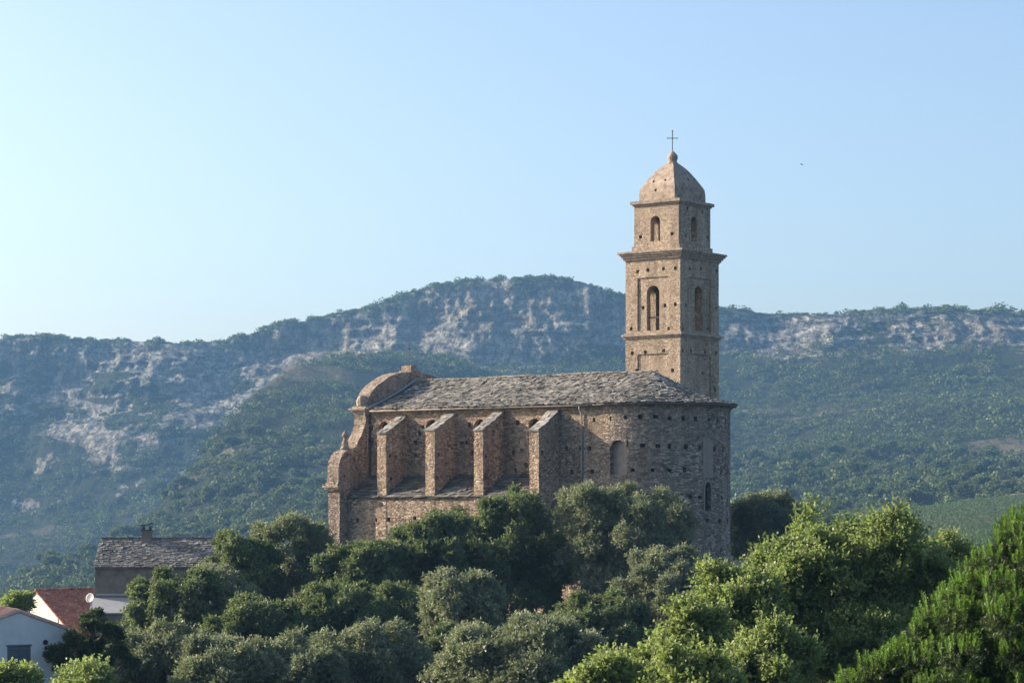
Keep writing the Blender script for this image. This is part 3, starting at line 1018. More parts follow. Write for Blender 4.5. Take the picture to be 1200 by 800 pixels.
# --- eaves cornice and gutter
def wall_path(off, z, a0=None):
    p = [(a0 if a0 is not None else nave_len + .4, -RW - off, z), (-12, -RW - off, z), (0, -RW - off, z)]
    p += [((RW + off) * math.sin(math.pi * k / 48), -(RW + off) * math.cos(math.pi * k / 48), z) for k in range(1, 48)]
    return p + [(0, RW + off, z), (-12, RW + off, z), (nave_len + .4, RW + off, z)]
def sweep(mb, prof, a0=None):
    rings = [[(pt[0], pt[1], pt[2]) for pt in wall_path(o_, z_, a0)] for o_, z_ in prof]
    n = len(rings[0]); m_ = len(prof)
    pts = [p for rr_ in rings for p in rr_]
    fs = [(j * n + i, j * n + i + 1, ((j + 1) % m_) * n + i + 1, ((j + 1) % m_) * n + i) for j in range(m_) for i in range(n - 1)]
    fs += [tuple(j * n for j in range(m_)), tuple(j * n + n - 1 for j in range(m_ - 1, -1, -1))]
    mb.poly(pts, fs)
co = MB(DZ); sweep(co, [(-.05, Z_EAVE - .34), (.05, Z_EAVE - .34), (.10, Z_EAVE - .2), (.24, Z_EAVE - .1), (.28, Z_EAVE + .03), (-.05, Z_EAVE + .03)])
part(co, "eaves_cornice", M['apse'], rough=(.7, .012))
gt = MB(DZ)
gt.tube([(nave_len + .2, -RW - .44, Z_EAVE + .03), (-12, -RW - .44, Z_EAVE + .0), (-1.9, -RW - .44, Z_EAVE - .03), (-1.2, -RW - .44, Z_EAVE - .03)], .075, 8)
gt.tube([(-1.9, -RW - .44, Z_EAVE - .02)] + [((RW + .44) * math.sin(q), -(RW + .44) * math.cos(q), Z_EAVE + .02) for q in np.linspace(0.02, 2.6, 30)], .06, 8)
part(gt, "gutter", M['gutter'], smooth=True)
def pipe(u_px, vb, off=.1):
    a, b, z, _ = on_wall(u_px, vb)
    mb = MB(DZ)
    mb.tube([(a, -RW - .44, Z_EAVE - .05), (a, -RW - .40, Z_EAVE - .28), (a, -RW - off, Z_EAVE - .6), (a, -RW - off, 3), (a, -RW - off, z)], .055, 8)
    for zz in np.arange(z + .5, Z_EAVE - .8, 1.8):
        mb.lathe(a, -RW - off, [(.05, zz), (.075, zz), (.075, zz + .06), (.05, zz + .06)], 10)
    return mb
part(pipe(682.5, 566), "drainpipe", M['zinc'], smooth=True)
pp = part(pipe(431.5, 556), "drainpipe", M['zinc'], smooth=True)

# --- roof of stone slates
SL = math.hypot(RW + .5, Z_RIDGE - Z_EAVE)
def roof_pt(a, s, side=-1, lift=0.0):
    """s: 0 at the eave, 1 at the ridge"""
    sag = 0.16 * math.sin(math.pi * s) ** 1.0 * -1
    return np.array([a, side * (RW + .5) * (1 - s), Z_EAVE + .06 + (Z_RIDGE - Z_EAVE - .06) * s + sag + lift + 0.03 * math.sin(a * .8)])
def cone_pt(q, s, lift=0.0):
    sag = -0.2 * math.sin(math.pi * s)
    rr_ = (RW + .5) * (1 - s)
    return np.array([rr_ * math.sin(q), -rr_ * math.cos(q), Z_EAVE + .06 + (Z_RIDGE - Z_EAVE - .06) * s + sag + lift])
rf = MB(DZ)
def slab(mb, p, along, upv, w, l, th):
    along = along / np.linalg.norm(along); upv = upv / np.linalg.norm(upv)
    nrm = np.cross(along, upv); nrm /= np.linalg.norm(nrm)
    if nrm[2] < 0: nrm = -nrm
    # irregular slab: jittered corners, tail lifted on the course below
    tilt = 0.12 + random.uniform(-.08, .14); roll = random.uniform(-.13, .13)
    uu_ = upv - nrm * tilt; aa = along + nrm * roll
    c = p + nrm * (.05 + random.uniform(0, .025))
    j = lambda s: random.uniform(-s, s) * 1.6
    cs = [c - aa * w / 2 + aa * j(.05) - uu_ * j(.06), c + aa * w / 2 + aa * j(.05) - uu_ * j(.06),
          c + aa * w / 2 + uu_ * l, c - aa * w / 2 + uu_ * l]
    mb.poly([q for q in cs] + [q + nrm * th for q in cs], [(0, 3, 2, 1), (4, 5, 6, 7), (0, 1, 5, 4), (1, 2, 6, 5), (2, 3, 7, 6), (3, 0, 4, 7)],
            min(1, max(0, random.gauss(.5, .24))))
rows = 22
for side in (-1, 1):
    for r_ in range(rows):
        s0 = r_ / rows
        a = nave_len + .35
        while a < 0.05:
            w = random.uniform(.22, .5)
            a2 = min(a + w, .1)
            p = roof_pt((a + a2) / 2, s0 + random.uniform(-.018, .018) * (r_ > 0), side)
            upv = roof_pt(a, min(s0 + .06, 1), side) - roof_pt(a, s0, side)
            slab(rf, p, np.array([1., 0, 0]), upv, (a2 - a) * 1.03, .48, random.uniform(.035, .07))
            a = a2
for r_ in range(rows):
    s0 = r_ / rows
    rr_ = (RW + .5) * (1 - s0)
    q = 0.0
    while q < math.pi:
        dq = random.uniform(.24, .55) / max(rr_, .3)
        q2 = min(q + dq, math.pi)
        qm = (q + q2) / 2
        p = cone_pt(qm, s0 + random.uniform(-.018, .018) * (r_ > 0))
        upv = cone_pt(qm, min(s0 + .06, 1)) - cone_pt(qm, s0)
        slab(rf, p, np.array([math.cos(qm), math.sin(qm), 0]), upv, (q2 - q) * rr_ * 1.05, .46, random.uniform(.035, .07))
        q = q2
# ridge stones and the body under the slates
a = nave_len + .3
while a < .2:
    w = random.uniform(.35, .6)
    rf.obox((a + w / 2, random.uniform(-.03, .03), Z_RIDGE + .1 + .03 * math.sin(a * .8) + random.uniform(-.015, .02)), (w / 2, random.uniform(-.01, .01), random.uniform(-.02, .02)), (0, .2, 0), (0, 0, .05), random.uniform(.75, 1))
    a += w
ns = 10
prof = [(-(RW + .5) * (1 - i / ns), roof_pt(0, i / ns)[2] - .02) for i in range(ns + 1)]
prof2 = prof + [(-p, z) for p, z in reversed(prof[:-1])]
bot = [(RW + .3, Z_EAVE + .035), (-RW - .3, Z_EAVE + .035)]
rf.prism(prof2 + bot, 'x', nave_len + .3, 0.0, .2)
nq = 36
cp = []
for i in range(ns + 1):
    for k in range(nq + 1):
        q = cone_pt(math.pi * k / nq, i / ns, -.03); cp.append(q)
fs = [(i * (nq + 1) + k, i * (nq + 1) + k + 1, (i + 1) * (nq + 1) + k + 1, (i + 1) * (nq + 1) + k) for i in range(ns) for k in range(nq)]
for k in range(nq + 1):
    q = math.pi * k / nq; cp.append(np.array([(RW - .2) * math.sin(q), -(RW - .2) * math.cos(q), Z_EAVE + .035]))
b0 = (ns + 1) * (nq + 1)
fs += [(k, k + 1, b0 + k + 1, b0 + k) for k in range(nq)]
rf.poly(cp, fs, .2)
roof = part(rf, "roof", M['slate'])
fl = MB(DZ)
pa = [roof_pt(A_F + .10, s, -1, .14) for s in np.linspace(0, 1, 8)]
for i in range(7):
    p, q = pa[i], pa[i + 1]
    fl.poly([p, q, q + (0.22, 0, 0), p + (0.22, 0, 0), p + (0, 0, .09), q + (0, 0, .09), q + (.22, 0, .03), p + (.22, 0, .03)],
            [(0, 1, 2, 3), (4, 5, 6, 7), (0, 4, 7, 3), (1, 5, 6, 2), (3, 2, 6, 7), (0, 1, 5, 4)])
part(fl, "roof_flashing", M['zinc'])

# --- buttresses
for bi, (uf, vf, ut, vt, wpx) in enumerate(((452.5, 508, 476.5, 487.5, 10.5), (509.5, 504.5, 534.5, 484.5, 11), (566, 504.5, 591.5, 482.5, 10.5), (631.5, 504.8, 656, 480, 11))):
    a, _, zf_ = on_b(uf, vf, B_BUT)
    _, _, zt_ = on_b(ut, vt, -RW)
    al, _, _ = on_b(uf - wpx, vf, B_BUT)
    th = a - al
    mb = MB(DZ)
    mid = (zf_ + zt_) / 2 - .08
    mb.prism([(B_BUT, ZB - 1), (B_BUT, zf_), ((B_BUT - RW) / 2, mid), (-RW, zt_), (-RW, ZB - 1)], 'x', al, a)
    o = part(mb, "buttress", M['butt'], rough=(.5, .03), seed=bi * 9.1)
    hl = {0: z4([(113, 557), (208, 557), (105, 395), (145, 405)], 6.156, 440, 470),
          1: z4([(457, 383), (448, 557), (540, 552), (602, 228), (600, 443), (590, 377)], 6.156, 440, 470),
          2: z4([(798, 393), (795, 548), (945, 215), (850, 220), (935, 430)], 6.156, 440, 470) + [(594, 549), (582, 499)],
          3: z4([(190, 570), (318, 568), (380, 375), (345, 235), (205, 400)], 5.71, 600, 460)}[bi]
    cb = MB(DZ)
    for hu, hv in hl:
        _, hb, hz_ = on_a(hu, hv, a)
        if hb > -RW - .2: continue
        hole(cb, a, hb, hz_, math.pi / 2, .28, .3, min(.6, th * .75))
    if bi == 3:   # small round-headed recess low on the last buttress, glimpsed over the tree
        _, hb, hz_ = on_a(652, 583, a)
        ring_prism(cb, arch_outline(0, 1.5, hz_ - 2.2, hz_), a, hb, math.pi / 2, .35)
    boolean_cut(o, cb.mesh("c"))
    cap = MB(DZ)
    nst = 8
    def zz(f): return (zf_ + (zt_ - zf_) * f) - .08 * math.sin(math.pi * f)
    for k in range(nst):        # coping stones up the slope, two to a course
        f0, f1 = k / nst, (k + 1) / nst
        y0_, y1_ = B_BUT - .08 + (-RW - B_BUT + .08) * f0, B_BUT - .08 + (-RW - B_BUT + .08) * f1 - .02
        xm = al + (a - al) * random.uniform(.3, .7)
        for xa_, xb_ in ((al - random.uniform(.0, .08), xm - .01), (xm + .01, a + random.uniform(.0, .08))):
            e0, e1 = random.uniform(0, .07), random.uniform(0, .07)
            cap.poly([(xa_, y0_, zz(f0)), (xb_, y0_, zz(f0)), (xb_, y1_, zz(f1)), (xa_, y1_, zz(f1)),
                      (xa_, y0_ - random.uniform(0, .04), zz(f0) + .09 + e0), (xb_, y0_ - random.uniform(0, .04), zz(f0) + .09 + e1), (xb_, y1_, zz(f1) + .06 + e1), (xa_, y1_, zz(f1) + .06 + e0)],
                     [(0, 3, 2, 1), (4, 5, 6, 7), (0, 1, 5, 4), (1, 2, 6, 5), (2, 3, 7, 6), (3, 0, 4, 7)], random.uniform(.35, 1))
    part(cap, "coping", M['slate'], o)
    if bi == 3: a_b4 = a

# --- side chapels between the buttresses, under a lean-to slate roof
ZC = (V0 - 583.5) / F * 183
ZCT = 2.15
ch = MB(DZ)
ch.prism([(B_BUT + .02, ZB - 1), (B_BUT + .02, ZC), (-RW, ZCT - .05), (-RW, ZB - 1)], 'x', A_F + .05, a_b4 - .35)
chap = part(ch, "chapel_wall", M['nave'], rough=(.6, .02), seed=5)
cc_ = MB(DZ)
for pu, pv_ in z4([(248, 684), (378, 679), (458, 675)], 5.71, 375, 490) + [(486, 607), (500, 606)]:
    a, b, z = on_b(pu, pv_, B_BUT)
    hole(cc_, a, b, z, 0)
boolean_cut(chap, cc_.mesh("c"))
cr = MB(DZ)
ups = np.array([0, -RW - B_BUT + .15, ZCT - ZC]); upl = np.linalg.norm(ups)
for k in range(8):
    s0 = k / 8
    a = A_F + .04
    while a < a_b4 - .9:
        w = random.uniform(.35, .75)
        p = np.array([a + w / 2, B_BUT - .15 + (-RW - B_BUT + .15) * s0, ZC + .0 + (ZCT - ZC) * s0])
        slab(cr, p, np.array([1., 0, 0]), ups, w * 1.02, .52, random.uniform(.04, .07))
        a += w
cr.prism([(B_BUT - .12, ZC - .03), (-RW, ZCT - .03), (-RW, ZCT + .04), (B_BUT - .12, ZC + .04)], 'x', A_F + .05, a_b4 - .4, .2)
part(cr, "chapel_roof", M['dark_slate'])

# --- west front: scrolled gable wall
near = [(398, 660), (398, 577), (396.5, 575), (395, 569), (396.5, 564), (397, 551), (398, 542), (400, 535), (404, 530), (408, 527.5), (413, 526), (417.5, 522), (421, 515), (424.5, 508), (427.5, 499),
        (428.5, 492), (429, 482.5), (430, 478), (430.5, 470), (433, 463), (437, 457), (442, 451.5), (448, 446.5), (455, 441.5), (463, 438), (470, 436.5)]
fo = []
for pu, pv_ in near:
    _, b, z = on_a(pu, pv_, A_F)
    fo.append((b, z))
fo[0] = (fo[1][0], ZB - 1)
fo = [p for p in fo if p[0] < -.3]
zt_p = fo[-1][1] + .12
outl = fo + [(0, zt_p)] + [(-p, z) for p, z in reversed(fo)]
fa = MB(DZ); fa.prism(outl, 'x', A_F - FT, A_F)
facade = part(fa, "west_front", M['facade'], rough=(.35, .055), seed=12)
cf = MB(DZ)
for pu, pv_ in z4([(163, 384), (265, 379), (230, 270), (185, 247), (245, 330)], 5.71, 375, 490):
    _, b, z = on_a(pu, pv_, A_F)
    hole(cf, A_F, b, z, math.pi / 2, .2, .24, .6)
boolean_cut(facade, cf.mesh("c"))
def fz(pu, pv_):
    _, b, z = on_a(pu, pv_, A_F); return b, z
for side in (-1, 1):
    mm = MB(DZ)
    b, z = fz(398, 571)
    b = b * -side if side > 0 else b
    sg = -1 if side < 0 else 1
    def mould(bc, zc, hts):
        for (o_, z0_, z1_) in hts:
            y0_, y1_ = sorted((bc + sg * o_, bc - sg * .7))
            mm.box(A_F - FT - o_, A_F + o_ * .35, y0_, y1_, zc + z0_, zc + z1_)
    mould(b, z, [(.1, -.25, -.12), (.24, -.118, .02), (.34, .022, .15), (.12, .152, .3)])
    part(mm, "scroll_cornice", M['trim'], facade, rough=(.4, .02))
    mm = MB(DZ)
    b, z = fz(429.5, 482)
    b = b * -side if side > 0 else b
    mould(b, z, [(.1, -.2, -.02), (.26, -.018, .12), (.38, .122, .28), (.2, .282, .42)])
    part(mm, "gable_cornice", M['trim'], facade, rough=(.4, .02))
    mm = MB(DZ); mould(b, z, [(.08, -1.15, -1.0)])
    part(mm, "string_course", M['trim'], facade, rough=(.4, .02))
    # pinnacle on the scroll
    b, z = fz(411, 527)
    b = b * -side if side > 0 else b
    mm = MB(DZ)
    mm.lathe(A_F - FT / 2, b, [(.5, z - .5), (.5, z - .1), (.36, z), (.4, z + .1), (.3, z + .25), (.25, z + .6), (.16, z + .8), (.12, z + .95), (.24, z + 1.08), (.26, z + 1.2), (.14, z + 1.34), (.04, z + 1.5)], 10)
    part(mm, "pinnacle", M['facade'], facade, rough=(.3, .03))
    # scroll boss at the foot of the pediment
    b, z = fz(431, 470)
    b = b * -side if side > 0 else b
    mm = MB(DZ)
    mm.lathe(A_F - FT / 2, b, [(.42, z - .35), (.46, z), (.34, z + .3), (.2, z + .45), (.05, z + .5)], 10)
    part(mm, "finial_stub", M['trim'], facade, rough=(.3, .05))
mm = MB(DZ)
mm.box(A_F - FT - .12, A_F + .06, -.55, .55, zt_p - .25, zt_p + .15)
mm.box(A_F - FT + .05, A_F - .1, -.36, .36, zt_p + .15, zt_p + .55)
part(mm, "gable_crest", M['facade'], facade, rough=(.25, .05))
mm = MB(DZ); mm.box(A_F - FT + .1, A_F - .3, -2.5, -1.8, fo[-4][1] - .1, fo[-4][1] + .5)
part(mm, "broken_coping_stone", M['trim'], facade, rough=(.25, .09))
mm = MB(DZ)
mm.tube([(A_F - .6, 0, zt_p + .5), (A_F - .6, 0, zt_p + 2.4)], .025, 6)
mm.tube([(A_F - .6, -.3, zt_p + 1.9), (A_F - .6, .3, zt_p + 1.9)], .02, 6)
part(mm, "gable_cross", M['iron'], facade)

# --- bell tower
TA0, TA1 = -6.35, -1.26
TB0, TB1 = 5.82, 11.55
ac, bc = (TA0 + TA1) / 2, (TB0 + TB1) / 2
ha, hb_ = (TA1 - TA0) / 2, (TB1 - TB0) / 2
kz = 180.4 / F
def tz(v): return (V0 - v) * kz
Z_C1a, Z_C1b = tz(395), tz(387.4)
Z_C2a, Z_C2b = tz(302.5), tz(291.3)
Z_T = tz(236); Z_T2 = tz(230.5)
kt = .815
t_root = MB(DZ)
def hollow(mb, fa_, fb_, z0, z1, th):
    for s_ in (-1, 1):
        mb.box(ac - fa_, ac + fa_, bc + s_ * fb_ - (th if s_ > 0 else 0), bc + s_ * fb_ + (th if s_ < 0 else 0), z0, z1)
def shaft_mesh(fa_, fb_, z0, z1, th, name):
    """closed hollow shaft: outer box minus inner box"""
    mb = MB(DZ)
    o4 = [(ac - fa_, bc - fb_), (ac + fa_, bc - fb_), (ac + fa_, bc + fb_), (ac - fa_, bc + fb_)]
    i4 = [(ac - fa_ + th, bc - fb_ + th), (ac + fa_ - th, bc - fb_ + th), (ac + fa_ - th, bc + fb_ - th), (ac - fa_ + th, bc + fb_ - th)]
    pts = [(x_, y_, z0) for x_, y_ in o4] + [(x_, y_, z1) for x_, y_ in o4] + [(x_, y_, z0) for x_, y_ in i4] + [(x_, y_, z1) for x_, y_ in i4]
    fs = []
    for i in range(4):
        j = (i + 1) % 4
        fs += [(i, j, 4 + j, 4 + i), (8 + j, 8 + i, 12 + i, 12 + j), (4 + i, 4 + j, 12 + j, 12 + i), (j, i, 8 + i, 8 + j)]
    mb.poly(pts, fs)
    return mb

tower = part(shaft_mesh(ha, hb_, ZB - 1, Z_C1a, .8, "bell_tower"), "bell_tower", M['tower'], rough=(.6, .02), seed=20)
belfry = part(shaft_mesh(ha - .01, hb_ - .01, Z_C1b, Z_C2a, .62, "belfry"), "belfry", M['tower'], tower, rough=(.6, .015), seed=21)
lantern = part(shaft_mesh(ha * kt, hb_ * kt, Z_C2b, Z_T, .55, "lantern"), "lantern", M['tower'], tower, rough=(.5, .015), seed=22)

def face_cut(o, panels, arches, fa_, fb_, ztop, holes, depthp=.09, through=.9, both=True):
    pc = MB(DZ)
    for f0, f1, z0, z1 in panels:
        for s_ in (-1, 1):
            ring_prism(pc, [((f0 - .5) * 2 * fa_, z0), ((f1 - .5) * 2 * fa_, z0), ((f1 - .5) * 2 * fa_, z1), ((f0 - .5) * 2 * fa_, z1)], ac, bc + s_ * fb_, 0 if s_ < 0 else math.pi, depthp)
            ring_prism(pc, [((f0 - .5) * 2 * fb_, z0), ((f1 - .5) * 2 * fb_, z0), ((f1 - .5) * 2 * fb_, z1), ((f0 - .5) * 2 * fb_, z1)], ac + s_ * fa_, bc, math.pi / 2 if s_ > 0 else -math.pi / 2, depthp)
    if panels:
        boolean_cut(o, pc.mesh("c"))
    cA = MB(DZ)
    for f0, f1, z0, z1 in arches:
        for s_ in (-1, 1):
            ring_prism(cA, arch_outline(((f0 + f1) / 2 - .5) * 2 * fa_ * -s_, (f1 - f0) * 2 * fa_, z0, z1), ac, bc + s_ * fb_, 0 if s_ < 0 else math.pi, through)
    if arches: boolean_cut(o, cA.mesh("c"))
    cB = MB(DZ)
    for f0, f1, z0, z1 in arches:
        for s_ in (-1, 1):
            ring_prism(cB, arch_outline(((f0 + f1) / 2 - .5) * 2 * fb_ * s_, (f1 - f0) * 2 * fa_, z0, z1), ac + s_ * fa_, bc, math.pi / 2 if s_ > 0 else -math.pi / 2, through)
    if arches: boolean_cut(o, cB.mesh("c"))
    hc = MB(DZ)
    for hu, hv in holes:
        a, b, z = on_b(hu, hv, bc - fb_)
        if a < ac + fa_ - .05:
            hole(hc, max(a, ac - fa_ + .25), b, z, 0, .27, .27, .45)
        else:
            a, b, z = on_a(hu, hv, ac + fa_)
            if b < bc + fb_ - .2:
                hole(hc, a, b, z, math.pi / 2, .27, .27, .45)
    boolean_cut(o, hc.mesh("c"))

face_cut(tower, [(.22, .78, 6.5, tz(413))], [], ha, hb_, 0,
         z4([(172, 521), (237, 516), (328, 508), (421, 508), (462, 510), (530, 514), (585, 520), (195, 606), (371, 606), (450, 612), (525, 620), (580, 700)], 4.21, 700, 290))
face_cut(belfry, [(.22, .78, Z_C1b + .12, tz(322.5))], [(.38, .61, Z_C1b + .14, tz(332))], ha - .01, hb_ - .01, 0,
         z4([(180, 255), (262, 243), (382, 232), (475, 228), (218, 535), (390, 518), (475, 510), (130, 700), (420, 700), (590, 232), (675, 232), (558, 516), (535, 705), (738, 700), (795, 540), (800, 250)], 6.66, 720, 280))
face_cut(lantern, [], [(.37, .58, tz(279), tz(249))], ha * kt, hb_ * kt, 0,
         z4([(228, 452), (283, 447), (352, 443), (411, 440), (453, 447), (495, 453), (533, 458), (445, 480), (518, 497), (213, 622), (368, 605), (437, 618), (545, 625)], 4.21, 700, 130))

def cornice(name, fa_, fb_, steps, mat=M['trim']):
    mb = MB(DZ)
    for o_, z0_, z1_ in steps:
        mb.box(ac - fa_ - o_, ac + fa_ + o_, bc - fb_ - o_, bc + fb_ + o_, z0_, z1_ - .002)
    return part(mb, name, mat, tower, rough=(.45, .02), seed=random.random() * 50)
h1 = Z_C1b - Z_C1a
cornice("lower_cornice", ha, hb_, [(.02, Z_C1a - .01, Z_C1a + .12 * h1), (.1, Z_C1a + .12 * h1, Z_C1a + .45 * h1), (.24, Z_C1a + .45 * h1, Z_C1a + .8 * h1), (.1, Z_C1a + .8 * h1, Z_C1b)])
h2 = Z_C2b - Z_C2a
cornice("main_cornice", ha, hb_, [(.04, Z_C2a - .01, Z_C2a + .15 * h2), (.14, Z_C2a + .15 * h2, Z_C2a + .38 * h2), (.26, Z_C2a + .38 * h2, Z_C2a + .6 * h2), (.38, Z_C2a + .6 * h2, Z_C2a + .8 * h2), (.48, Z_C2a + .8 * h2, Z_C2b)])
cornice("lantern_plinth", ha * kt, hb_ * kt, [(.13, Z_C2b + .003, tz(284))], M['tower'])
cornice("top_cornice", ha * kt, hb_ * kt, [(.1, Z_T - .01, Z_T + .12), (.24, Z_T + .12, Z_T2)])
# four-sided dome, its ridges a little askew to the shaft
dm = MB(DZ)
dprof = [(q_, h_ * 3.66) for q_, h_ in [(1, 0), (1, .2), (.97, .33), (.91, .4), (.84, .47), (.765, .545), (.69, .62), (.6, .7), (.5, .785), (.385, .865), (.25, .945), (.14, 1.0)]]
zd0 = Z_T2 - .002
skew = R(-6)
side_pts = 9
base = []
da, db = ha * kt * .86, hb_ * kt * .84
for e in range(4):
    c0 = [(-1, -1), (1, -1), (1, 1), (-1, 1)][e]; c1 = [(-1, -1), (1, -1), (1, 1), (-1, 1)][(e + 1) % 4]
    for k in range(side_pts):
        t = k / side_pts
        x_, y_ = (c0[0] * (1 - t) + c1[0] * t) * da, (c0[1] * (1 - t) + c1[1] * t) * db
        base.append((x_ * math.cos(skew) - y_ * math.sin(skew), x_ * math.sin(skew) + y_ * math.cos(skew)))
nb = len(base)
dp = [(ac + x_ * s_, bc + y_ * s_, zd0 + h_ * (tz(184) - zd0 + .12) / 3.66) for s_, h_ in dprof for x_, y_ in base]
fs = [(i * nb + k, i * nb + (k + 1) % nb, (i + 1) * nb + (k + 1) % nb, (i + 1) * nb + k) for i in range(len(dprof) - 1) for k in range(nb)]
fs += [tuple(range(nb - 1, -1, -1)), tuple((len(dprof) - 1) * nb + k for k in range(nb))]
dm.poly(dp, fs)
dome = part(dm, "dome", M['dome'], tower, rough=(.5, .02), seed=31)
dh = MB(DZ)
for hu, hv in z4([(268, 347), (330, 340), (390, 330), (460, 337), (293, 392)], 4.21, 700, 130):
    if hu < 788:
        a, b, z = on_b(hu, hv, bc - db * .9); hole(dh, a, b, z, R(-6), .2, .2, .8)
    else:
        a, b, z = on_a(hu, hv, ac + da * .9); hole(dh, a, b, z, math.pi / 2 + R(-6), .2, .2, .8)
boolean_cut(dome, dh.mesh("c"))
zt0 = tz(184) + .12
fb = MB(DZ)
fb.lathe(ac, bc, [(.2, zt0 - .3), (.46, zt0 - .14), (.44, zt0 + .02), (.34, zt0 + .06), (.39, zt0 + .2), (.42, zt0 + .4), (.38, zt0 + .58), (.25, zt0 + .74), (.1, zt0 + .88)], 16)
part(fb, "finial_ball", M['trim'], tower, rough=(.3, .03))
cx = MB(DZ)
zc0 = zt0 + .88
def crot(x_, y_): return (ac + x_ * math.cos(R(36)), bc + x_ * math.sin(R(36)) + y_)
cx.tube([(ac, bc, zc0), (ac, bc, zc0 + 1.6)], .035, 6)
cx.tube([(ac - .31, bc - .22, zc0 + 1.05), (ac + .31, bc + .22, zc0 + 1.05)], .03, 6)
for s_ in (-1, 1):
    cx.lathe(ac + s_ * .31, bc + s_ * .22, [(.02, zc0 + 1.0), (.06, zc0 + 1.05), (.02, zc0 + 1.1)], 6)
cx.lathe(ac, bc, [(.03, zc0 + 1.55), (.07, zc0 + 1.62), (.02, zc0 + 1.7)], 6)
part(cx, "iron_cross", M['iron'], tower)
# bells and their beams
for (x_, y_, z_, s_) in ((ac - .1, bc - .9, Z_C1b + 2.3, .55), (ac + .4, bc + .9, Z_C1b + 1.9, .45)):
    bl = MB(DZ)
    bl.lathe(x_, y_, [(.62 * s_ * 1.2, z_ - .75 * s_ * 1.3), (.5 * s_ * 1.2, z_ - .5 * s_ * 1.3), (.38 * s_ * 1.2, z_ - .1), (.33 * s_ * 1.2, z_ + .35 * s_), (.2 * s_, z_ + .6 * s_), (.05, z_ + .65 * s_)], 18)
    bell = part(bl, "bell", M['bronze'], tower, smooth=True)
    yk = MB(DZ); yk.box(ac - ha + .4, ac + ha - .4, y_ - .09, y_ + .09, z_ + .62 * s_, z_ + .62 * s_ + .2)
# timber frame in the openings
tb = MB(DZ)
a, b, z = on_b(765, 372, bc - hb_ + .35)
tb.box(a - .7, a + .7, b - .05, b + .05, z - .05, z + .05)
part(tb, "bell_frame_beam", M['iron'], tower)
tb = MB(DZ)
p0 = on_a(813, 366, ac + ha - .4); p1 = on_a(824, 377, ac + ha - .4)
tb.tube([p0, ((p0[0] + p1[0]) / 2, (p0[1] + p1[1]) / 2, (p0[2] + p1[2]) / 2 + .06), p1], .075, 6)
p2 = on_a(821, 384, ac + ha - .45)
tb.box(p2[0] - .1, p2[0] + .1, p2[1] - .25, p2[1] + .2, p2[2] - .3, p2[2] + .35)
part(tb, "bell_frame_timber", M['wood'], tower)
fl_ = MB(DZ); fl_.box(ac - ha + .3, ac + ha - .3, bc - hb_ + .3, bc + hb_ - .3, Z_C1b - .02, Z_C1b + .1)
part(fl_, "belfry_floor", M['bark'], tower)

# low wall below the church, lit between the trees
lw = empty("retaining_wall", (*(R0 + E1 * 0.6 + E2 * -10.6), ZB - 2), "low rubble retaining wall glimpsed between the trees below the last buttress", "wall", -TH)
mb = MB()
mb.box(-4.5, .45, -.4, .4, 0, 6.3)
o = link_mesh("wall", mb.mesh("wall"), M['butt'], lw); roughen(o.data, .5, .04, 3)
mb = MB()
mb.box(-4.55, .5, -.45, .45, 6.3, 6.45)
o = link_mesh("coping", mb.mesh("coping"), M['trim'], lw); roughen(o.data, .5, .03, 3)

# ------------------------------------------------------------------ HOUSES on the left
def slate_roof_slabs(mb, c0, along, up, wlen, slen, rws=8, wmin=.35, wmax=.8, l=.5):
    along = np.array(along, float); up = np.array(up, float)
    along /= np.linalg.norm(along); up /= np.linalg.norm(up)
    for k in range(rws):
        d = 0
        while d < wlen:
            w = random.uniform(wmin, wmax)
            w = min(w, wlen - d + .02)
            p = np.array(c0) + along * (d + w / 2) + up * (slen * k / rws)
            slab(mb, p, along, up, w * 1.02, l, random.uniform(.03, .06))
            d += w

# 1: grey house with stone slate roof
Yh = 200.0; kk = Yh / F
x0, x1 = (111.5 - U0) * kk, (251 - U0) * kk
ze, zr = (V0 - 663) * kk, (V0 - 631) * (Yh + 3.4) / F
h1r = empty("stone_house", ((x0 + x1) / 2, Yh + 3.4, -13), "dark grey rendered house with a stone slate roof and chimney, left of the church", "house")
W2 = (x1 - x0) / 2
mb = MB(13)
mb.box(-W2, W2, -3.4, 3.4, -13, ze)
mb.prism([(-3.4, ze), (0, zr - .1), (3.4, ze)], 'x', -W2, W2)
o = part(mb, "house_wall", M['grey_wall'], h1r, rough=(.9, .02))
mb = MB(13)
for s_ in (-1, 1):
    slate_roof_slabs(mb, (-W2 - .15, s_ * 3.62, ze - .12), (1, 0, 0), (0, -s_ * 3.62, zr - ze + .12), 2 * W2 + .3, math.hypot(3.62, zr - ze), 15, .2, .5, .4)
mb.prism([(-3.7, ze - .14), (0, zr + .0), (3.7, ze - .14), (3.6, ze - .22), (0, zr - .12), (-3.6, ze - .22)], 'x', -W2 - .15, W2 + .15, .2)
for k in range(22):
    a = -W2 - .1 + k * (2 * W2 + .2) / 22
    mb.obox((a + .25, 0, zr + .08), (.27, 0, random.uniform(-.01, .01)), (0, .16, 0), (0, 0, .05), random.uniform(.05, .35))
part(mb, "roof", M['slate'], h1r)
cxp = (172 - U0) * (Yh + 3) / F - (x0 + x1) / 2
mb = MB(13)
mb.box(cxp - .42, cxp + .42, -.6, .1, zr - .5, zr + .72)
chm = part(mb, "chimney", M['grey_wall'], h1r, rough=(.4, .02))
mb = MB(13)
mb.box(cxp - .5, cxp + .5, -.68, .18, zr + .72, zr + .8)
for s_ in (-1, 1):
    mb.box(cxp + s_ * .3 - .08, cxp + s_ * .3 + .08, -.5, 0, zr + .8, zr + 1.1)
